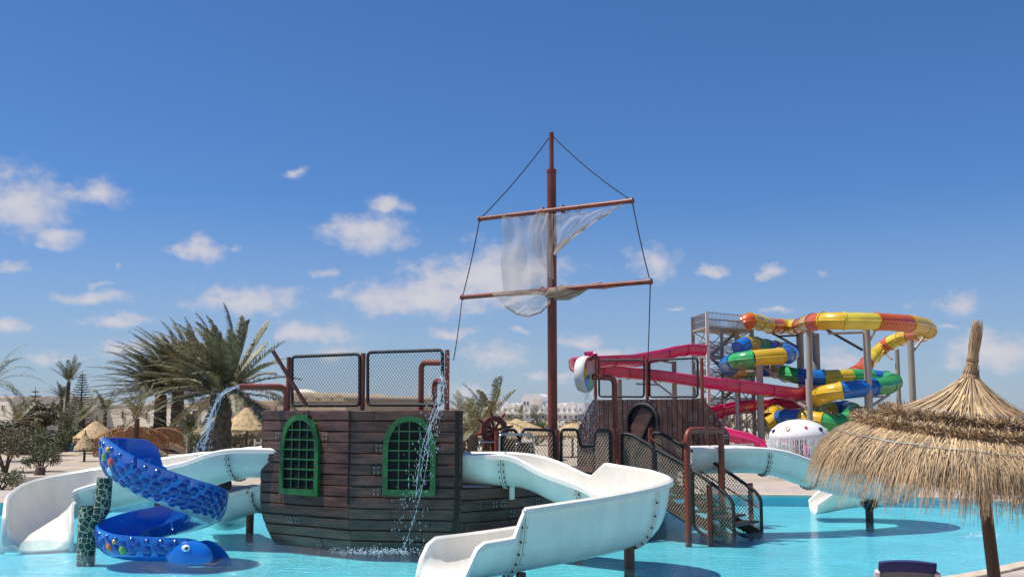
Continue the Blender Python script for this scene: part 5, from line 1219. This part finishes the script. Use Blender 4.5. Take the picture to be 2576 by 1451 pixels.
def garden():
    shrub('tamarisk_bush', 'rounded green tamarisk bush standing in the sand', 'bush', gy(108, 50), 1.9, 1.35, 31, 'leaf_green', .25, 2400, .06)
    shrub('tamarisk_bush', 'taller olive bush on the sand cut by the picture edge', 'bush', gy(18, 49), 2.2, 2.15, 32, 'leaf_olive', .4, 2600, .065)
    shrub('tamarisk_bush', 'low bush behind the kerb at the pool corner', 'bush', gy(14, 38), 1.5, .7, 33, 'leaf_green', .1, 1500, .06)
    shrub('olive_tree', 'brownish spreading tree with a pale trunk before the white dome', 'tree', gy(95, 82), 3.0, 3.5, 34, 'leaf_olive', 1.6, 3600, .14, 20)
    for i, (x, Y, W, H, m, lab) in enumerate(((30, 88, 4, 2.2, 'leaf_dark', 'dark hedge tree below the beige house'), (235, 95, 3.6, 1.8, 'leaf_green', 'green bush under the araucaria'), (300, 80, 3.0, 1.5, 'leaf_olive', 'grey bush at the bridge head'), (500, 70, 2.5, 1.9, 'leaf_olive', 'dry bush beside the palm trunk and the jet'), (610, 75, 3.5, 2.0, 'leaf_dark', 'dark bush behind the thatched parasol near the stern'), (1352, 260, 4.5, 4.2, 'leaf_green', 'broad green tree in front of the white hotel, left of the mast'),
                                              (1500, 160, 5, 2.6, 'leaf_dark', 'dark bush beside the hotel terrace'), (1700, 160, 9, 4.0, 'leaf_dark', 'bush row seen under the pink flumes'), (1960, 110, 7, 3.0, 'leaf_dark', 'bush behind the slide columns'), (2100, 95, 6, 2.4, 'leaf_olive', 'bush at the foot of the tube slides'))):
        shrub('garden_shrub', lab, 'bush', gy(x, Y), W, H, 40 + i, m, .2*H, 1800, .05*W**.6, 14)
    for i, (x, Y, W, H, m, lab) in enumerate(((5, 72, 3.5, 1.9, 'leaf_dark', 'broad dark bush at the picture edge behind the sand'), (62, 70, 3.0, 1.4, 'leaf_olive', 'rounded olive bush behind the small tamarisk'), (135, 68, 2.8, 1.4, 'leaf_green', 'green bush touching the canal wall'), (190, 82, 3.6, 1.6, 'leaf_dark', 'dark bush between the thin palms and the canal'), (290, 74, 3.0, 1.4, 'leaf_green', 'green bush behind the first arched bridge'), (345, 78, 3.4, 1.7, 'leaf_olive', 'olive bush between the arched bridges'), (425, 80, 3.4, 1.7, 'leaf_dark', 'dark bush behind the two palm trunks'), (515, 60, 2.4, 1.7, 'leaf_green', 'green bush left of the big palm trunk'), (590, 62, 2.6, 1.7, 'leaf_olive', 'olive bush right of the big palm trunk'), (1180, 75, 4.5, 2.2, 'leaf_olive', 'dry bush right of the stern'), (1350, 90, 4, 1.8, 'leaf_green', 'green bush behind the thatched roofs near the mast'))):
        shrub('garden_shrub', lab, 'bush', gy(x, Y), W, H, 70 + i, m, .12*H, 2200, .055*W**.6, 16)
    # araucarias: tiers of drooping branches
    for x, yt, Y, W, lab, sd in ((200, 935, 95, 2.1, 'tall narrow araucaria conifer with open tiers', 1), (83, 972, 100, 1.6, 'small araucaria conifer above the brown tree', 2)):
        rr = random.Random(sd); c = V(gy(x, Y)); H = at(x, yt, Y).z - .085; rt = thing('araucaria', lab, 'tree', c); mb = MB(); mb.tube([c, c + V((0, 0, H))], [.16, .02], 8); obj('trunk', mb, 'twig', rt)
        mb = MB(); nt_ = 22 if sd == 1 else 9
        for k in range(nt_):
            f = k/nt_; z = H*(.22 + .76*f); r = W*(1-f)**.8*(.75 if sd == 1 else .95)*rr.uniform(.85, 1.1) + .06
            for j in range(7):
                a = 2*pi*j/7 + k*.5; d = V((cos(a), sin(a), .12)); p = c + V((0, 0, z))
                for i in range(9):
                    q = p + d*(r*(i+1)/9); 
                    for _ in range(3):
                        u = V((rr.gauss(0, 1), rr.gauss(0, 1), abs(rr.gauss(0, .8)))).normalized()*.13; w = u.cross(V((rr.gauss(0, 1), rr.gauss(0, 1), 1))).normalized()*.04; t = rr.uniform(.5, 1.2); mb.add([q - w, q + w, q + u], [(0, 1, 2)], t)
        obj('crown', mb, 'leaf_dark', rt)
    # far thatched parasols
    def hut(x, yt, yb, Y, w, lab, layers=5, name='thatched_parasol'):
        a, b = at(x, yt, Y), at(x, yb, Y); rt = thing(name, lab, 'parasol', (a.x, Y, .085), 'thatched parasols beyond the pool'); r = w*Y/PF/2; h = a.z - b.z; rr = random.Random(int(x))
        mb = MB(); mb.tube([(a.x, Y, .085), (a.x, Y, a.z)], .07, 8); obj('pole', mb, 'wood_pole', rt)
        for k in range(layers):
            f0, f1 = k/layers, (k+1)/layers; mb = MB(); n = 40; z0, z1 = a.z - h*f0*.8, a.z - h*f1*.8 - .05
            vs = []
            for i in range(n):
                an = 2*pi*i/n; j = rr.uniform(-.03, .03)
                for rr_, zz in ((r*f0**.9 + .02, z0), (r*f1**.9*1.02 + .04 + j, z1 + rr.uniform(-.03, .03)), (r*f1**.9*.93, z1 + .03)): vs.append(V((a.x + rr_*cos(an), Y + rr_*sin(an), zz)))
            mb.add(vs, [(i*3+q, ((i+1) % n)*3+q, ((i+1) % n)*3+q+1, i*3+q+1) for i in range(n) for q in (0, 1)]); obj('thatch_layer', mb, 'straw_far', rt)
        mb = MB()
        for i in range(160):
            an = rr.uniform(0, 2*pi); zb_ = a.z - h*.8; s = V((-sin(an), cos(an), 0))*.06; p = V((a.x + r*cos(an), Y + r*sin(an), zb_)); q = p + V((cos(an)*.08, sin(an)*.08, -h*.2*rr.uniform(.6, 1.3))); mb.add([p - s, p + s, q + s*.6, q - s*.6], [(0, 1, 2, 3)])
        obj('fringe', mb, 'straw_far', rt)
        mb = MB(); mb.tube([(a.x, Y, a.z - .05), (a.x, Y, a.z + h*.22)], [.05, .02], 6); obj('tip', mb, 'straw_dark', rt)
    hut(622, 1022, 1092, 58, 118, 'thatched parasol right of the big palm trunk')
    hut(242, 1056, 1110, 72, 100, 'thatched parasol left of the arched bridges')
    hut(215, 1090, 1132, 60, 46, 'low thatched shade leaning over the canal wall')
    hut(505, 1065, 1112, 66, 60, 'small thatched parasol behind the palm trunks')
    hut(1300, 1052, 1100, 62, 190, 'wide thatched roof behind the deck railing left of the mast', 6)
    hut(1440, 1062, 1100, 66, 120, 'thatched roof behind the deck right of the mast', 4)
    hut(1262, 1068, 1105, 52, 80, 'thatched parasol behind the red wheel', 4)
    hut(460, 1050, 1100, 75, 70, 'thatched parasol half hidden by the palm trunks', 4)
garden()

# ------------------------------------------------------------------ bridges, canal, buildings
def bridge(x0, x1, ytop, Y, lab, steps=26):
    a, b = at(x0, 1140, Y), at(x1, 1140, Y); rise = at((x0+x1)/2, ytop, Y).z; ends = 1.05
    rt = thing('arched_bridge', lab, 'footbridge', ((a.x+b.x)/2, Y, .085), 'arched footbridges over the canal')
    base = lambda f: .15 + (rise - 1.0 - .15)*sin(pi*f)**.9
    for sd in (0, 1.9):
        for hh, r in ((1.0, .05), (.72, .03), (.45, .03), (.12, .05)):
            mb = MB(); mb.tube([V((a.x + (b.x-a.x)*i/30, Y + sd, base(i/30) + hh)) for i in range(31)], r, 6); obj('rail', mb, 'bridge_wood', rt, smooth=50)
        for i in range(steps+1):
            f = i/steps; x = a.x + (b.x-a.x)*f; mb = MB(); mb.bar((x, Y + sd, base(f)), (x, Y + sd, base(f) + 1.0), .10 if i % 6 == 0 else .05); obj('baluster', mb, 'bridge_wood', rt)
    mb = MB(); mb.extrude([V((a.x + (b.x-a.x)*i/20, Y, base(i/20))) for i in range(21)] + [V((a.x + (b.x-a.x)*i/20, Y, max(-.1, base(i/20) - .35))) for i in range(20, -1, -1)], (0, 1.9, 0)); obj('bridge_deck', mb, 'wall_shade' if False else 'wall_ochre_shade', rt)
bridge(236, 398, 1074, 66, 'orange timber arched footbridge nearest the thatched shade')
bridge(345, 474, 1076, 71, 'orange timber arched footbridge ending at the white pillar')
def buildings():
    mb = MB(); a, b = at(60, 1128, 74), at(420, 1128, 74); mb.box(((a.x+b.x)/2, 75, .30), (b.x-a.x, .4, .55)); o = tag(obj('canal_wall', mb, 'canal_blue'), 'low blue painted wall of the canal behind the sand', 'wall')
    p = at(484, 1120, 64); mb = MB(); mb.box((p.x, 64, .72), (.62, .5, 1.3)); mb.box((p.x, 64, 1.42), (.7, .58, .1)); tag(obj('white_pillar', mb, 'wall_white'), 'white block pillar at the end of the arched bridge', 'pillar')
    mb = MB(); P = [at(-30, 1190, 42), at(60, 1190, 42), at(150, 1186, 43)]; mb.extrude([V((p.x, p.y, .08)) for p in P] + [V((p.x, p.y + .25, .08)) for p in reversed(P)], (0, 0, .22)); tag(obj('garden_kerb', mb, 'wall_beige'), 'low kerb wall along the sand beside the pool deck', 'kerb')
    p = at(100, 1176, 47); mb = MB(); mb.tube([(p.x, 47, .08), (p.x + .05, 47, .45)], [.24, .2], 10); tag(obj('tree_stump', mb, 'twig'), 'cut stump under the rounded green bush', 'stump')
    def villa(name, lab, cat, x0, x1, yt, Y, dep, m, wins=(), domes=(), doors=(), vaults=()):
        a, b = at(x0, yt, Y), at(x1, yt, Y); H = a.z; rt = thing(name, lab, cat, ((a.x+b.x)/2, Y, .085))
        mb = MB(); mb.box(((a.x+b.x)/2, Y + dep/2, H/2), (b.x-a.x, dep, H)); obj('wall', mb, m, rt)
        mb = MB(); mb.box(((a.x+b.x)/2, Y + dep/2, H + .06), (b.x-a.x + .2, dep + .2, .12)); obj('parapet', mb, m, rt)
        for (x, y0, y1, w, arch) in wins:
            t, bt = at(x, y0, Y), at(x, y1, Y); hw = w*Y/PF/2; hs = t.z - (hw if arch else 0)
            out = [(-hw, bt.z), (hw, bt.z)] + ([(hw*cos(q), hs + hw*sin(q)) for q in [pi*i/10 for i in range(11)]] if arch else [(hw, t.z), (-hw, t.z)])
            pane = MB(); pane.extrude([V((t.x + px*.82, Y - .02, bt.z + (pz_-bt.z)*.95)) for px, pz_ in out], (0, .02, 0)); N = len(out)
            fr = MB(); vs = [V((t.x + px*s, Y - d, bt.z + (pz_-bt.z)*(1 if s == 1 else .95))) for s in (1, .82) for d in (.001, .14) for px, pz_ in out]
            fr.add(vs, [f for i in range(N) for f in ((N+i, N+(i+1) % N, 3*N+(i+1) % N, 3*N+i), (i, (i+1) % N, N+(i+1) % N, N+i), (2*N+i, 2*N+(i+1) % N, 3*N+(i+1) % N, 3*N+i))]); w_ = obj('window', fr, m, rt); obj('pane', pane, 'glass_far', w_)
        for (x, w, y0, mm) in domes:
            c = at(x, yt, Y + dep*.5); r = w*(Y+dep*.5)/PF/2; zt_ = at(x, y0, Y + dep*.5).z; mb = MB(); mb.lathe([(r*cos(q), H + (zt_-H)*sin(q)) for q in [pi/2*i/12 for i in range(13)]], (c.x, Y + dep*.5, 0), 32); obj('dome', mb, mm, rt, smooth=60)
        for (x, w, y0) in vaults:
            c = at(x, yt, Y); r = w*Y/PF/2; zt_ = at(x, y0, Y).z; mb = MB(); mb.extrude([V((c.x + r*cos(q), Y - .15, H + (zt_-H)*sin(q))) for q in [pi*i/12 for i in range(13)]], (0, dep, 0)); obj('vault', mb, m, rt, smooth=40)
        rt.rotation_euler.z = -.5
        return rt
    villa('beige_house', 'plain beige flat-roofed house at the picture edge', 'house', -80, 60, 1000, 112, 12, 'wall_beige', [(20, 1018, 1032, 8, False), (-10, 1018, 1032, 8, False)])
    villa('beige_house', 'beige house in shade beside the small araucaria', 'house', 44, 78, 1004, 116, 10, 'wall_ochre_shade', [(62, 1018, 1032, 6, False)])  # beige wall whose shade is put into the darker wall colour
    villa('domed_villa', 'pale villa with a white dome behind the brown tree', 'house', 100, 230, 1045, 120, 10, 'wall_beige', [(190, 1055, 1068, 6, True)], [(165, 56, 1016, 'wall_white')])
    villa('beige_villa', 'long beige villa with an arched window behind the bridges', 'house', 225, 500, 1018, 118, 14, 'wall_beige', [(290, 1032, 1052, 11, True), (490, 1035, 1050, 14, False), (330, 1036, 1052, 10, False), (375, 1036, 1052, 10, True)], [])
    villa('beige_villa', 'beige villa with an ochre shutter beside the big palm trunk', 'house', 455, 585, 1022, 104, 10, 'wall_beige', [(484, 1030, 1062, 26, False), (560, 1034, 1056, 14, False)])
    villa('domed_hall', 'long low hall with a big pale dome and roof vaults behind the stern', 'building', 560, 905, 1010, 108, 16, 'wall_ochre_shade', [(600, 1022, 1045, 12, False), (640, 1022, 1045, 12, False)], [(655, 104, 978, 'wall_beige')], (), [(732, 60, 985), (800, 34, 994), (845, 34, 994), (885, 34, 994)])
    # the white hotel
    Y = 380; k = Y/PF
    a, b = at(1130, 1013, Y), at(1475, 1013, Y); H = a.z; rt = thing('white_hotel', 'long white two storey hotel with arched balconies on the horizon', 'hotel', ((a.x+b.x)/2, Y, .085))
    mb = MB(); mb.box(((a.x+b.x)/2, Y + 8, H/2), (b.x-a.x, 16, H)); obj('wall', mb, 'wall_white', rt)
    def arch(x, y0, y1, w, d, m, nm, depth, par=rt, flat=False):
        t, bt = at(x, y0, Y), at(x, y1, Y); hw = w*k/2; hs = max(bt.z, t.z - hw); out = [(-hw, bt.z), (hw, bt.z)] + ([(hw, t.z), (-hw, t.z)] if flat else [(hw*cos(q), hs + (t.z-hs)*sin(q)) for q in [pi*i/8 for i in range(9)]])
        mb = MB(); mb.extrude([V((t.x + px, Y - d, pz_)) for px, pz_ in out], (0, depth, 0)); return obj(nm, mb, m, par)
    for x, y0, w in ((1262, 1008, 40), (1331, 1012, 24), (1394, 1014, 18), (1420, 1016, 20), (1441, 1010, 26), (1190, 1012, 34), (1365, 1014, 16), (1300, 1015, 14)): arch(x, y0, 1062, w, .9, 'wall_white', 'arch_bay', 1.2)
    xs = [1172 + 14*i for i in range(22)]
    for i, x in enumerate(xs):
        big = x in (1256, 1270, 1326, 1340, 1438, 1452); w = arch(x, 1024, 1036, 8, 1.0, 'wall_white', 'window', .5); arch(x, 1025.5, 1035.5, 5.6, 1.05, 'pane_tan', 'pane', .2, w)
        w = arch(x + 3, 1042, 1055, 9, 1.0, 'wall_white', 'window', .5, flat=i % 3 != 0); arch(x + 3, 1044.5, 1052, 6.8, 1.05, 'pane_tan' if i % 2 else 'glass_far', 'pane', .2, w, flat=i % 3 != 0)
    for i in range(11):
        p = at(1180 + 28*i, 1039, Y); mb = MB(); mb.box((p.x, Y - 1.3, p.z), (26*k, 1.2, .5)); obj('balcony', mb, 'wall_white', rt)
    a2, b2 = at(1314, 995, Y), at(1368, 995, Y); z0, z1 = at(1340, 1018, Y).z, at(1340, 990, Y).z; mb = MB(); mb.extrude([V((a2.x, Y - 1, z0)), V((b2.x, Y - 1, z0)), V((b2.x, Y - 1, z1 - 1)), V((b2.x - 1.2, Y - 1, z1)), V((a2.x + 1.8, Y - 1, z1)), V((a2.x, Y - 1, z1 - 1.6))], (0, 9, 0)); rf = obj('roof_block', mb, 'wall_white', rt)
    for x in (1323, 1331): arch(x, 1009, 1018, 4, 1.1, 'glass_far', 'roof_window', .2, rf)
    p0, p1 = at(1345, 1002, Y), at(1366, 1018, Y); mb = MB(); mb.box(((p0.x+p1.x)/2, Y - 1.02, (p0.z+p1.z)/2), (p1.x-p0.x, .1, p0.z-p1.z)); obj('recess', mb, 'wall_beige', rf)
    rt.rotation_euler.z = -.30
    # far white houses further right and left of the mast on the horizon
    villa('white_house', 'low white house between the slide columns', 'house', 1880, 1990, 1062, 150, 10, 'wall_white', [(1905, 1070, 1082, 5, False), (1925, 1070, 1082, 5, True), (1950, 1070, 1082, 5, False)])
    villa('white_house', 'far white house behind the pink flumes', 'house', 1690, 1800, 1040, 240, 12, 'wall_white', [(1715, 1046, 1056, 4, False), (1740, 1046, 1056, 4, False), (1770, 1046, 1056, 4, True)])
    villa('white_house', 'far white house beyond the straw parasol', 'house', 2180, 2420, 1036, 260, 12, 'wall_white', [(2210, 1044, 1054, 4, False), (2240, 1044, 1054, 4, True), (2290, 1044, 1054, 4, False)])
    # fence panels and lounge chairs behind the canal
    p = at(72, 1100, 92); t = thing('timber_fence', 'brown timber board fence behind the sand and low palms', 'fence', (p.x, 92, .085))
    for k in range(3):
        xk = p.x + (k-1)*.78
        for j in range(5): mb = MB(); mb.box((xk, 92, .35 + .36*j), (.74, .06, .32)); obj('board', mb, 'bridge_wood', t)
        for s in (-.36, .36): mb = MB(); mb.bar((xk + s, 92.06, .05), (xk + s, 92.06, 2.0), .08); obj('fence_post', mb, 'bridge_wood', t)
    for i, x in enumerate((648, 664)):
        p = at(x, 1100, 45); t = thing('deck_chair', ('pale ladder-backed chair under the thatch right of the big palm', 'pale ladder-backed chair half hidden by the stern planks')[i], 'chair', (p.x, 45, .085), 'pale chairs near the stern')
        for s in (-.14, .14): mb = MB(); mb.bar((p.x + s, 45, .05), (p.x + s, 45.1, 1.7), .06); obj('leg', mb, 'wall_beige', t)
        for j in range(5): mb = MB(); mb.box((p.x, 45.03, .5 + .26*j), (.28, .05, .07)); obj('slat', mb, 'wall_beige', t)
    # leaf tip at the bottom of the picture
    rr = random.Random(9); p = at(376, 1446, 9.5); t = thing('agave_plant', 'green leaf tips of a plant rising at the near pool edge', 'plant', (p.x, 9.5, .085))
    for i in range(11):
        a = 2*pi*i/11; mb = MB(); h = p.z - .05 - (.06*abs(cos(a)) if i else 0); out = .10 + .25*rr.random() if i else 0.0; b0 = V((p.x, 9.5, .08)); tip = b0 + V((cos(a)*out, sin(a)*out, (h - .08)*(1 - .35*out))); s = V((-sin(a), cos(a), 0))*.03; m_ = b0.lerp(tip, .6) + V((0, 0, .05)); mb.add([b0 - s, b0 + s, m_ + s, m_ - s, tip, m_ + V((cos(a), sin(a), 0))*-.02], [(0, 1, 2, 5), (1, 2, 5), (0, 5, 3), (5, 2, 4), (3, 5, 4)], 1.6); obj('leaf', mb, 'leaf_green', t)
buildings()
def far_greenery():
    rr = random.Random(77); mb = MB()
    for i in range(230):
        Y = rr.uniform(125, 330); x = rr.uniform(-.62, .62)*Y; h = rr.uniform(.8, 2.4)
        if abs(x/Y*PF + PCX - 1320) < 190 and Y > 180: h = min(h, 1.2)
        leafmass(mb, rr, (x, Y, .1 + h*.5), (h*rr.uniform(.8, 1.8), h, h*.55), 46, .24*h, .7, 1.4)
    o = obj('far_shrubs', mb, 'leaf_olive'); o['kind'] = 'stuff'; tag(o, 'far scrub dotted over the sandy plain towards the horizon', 'scrub')
far_greenery()
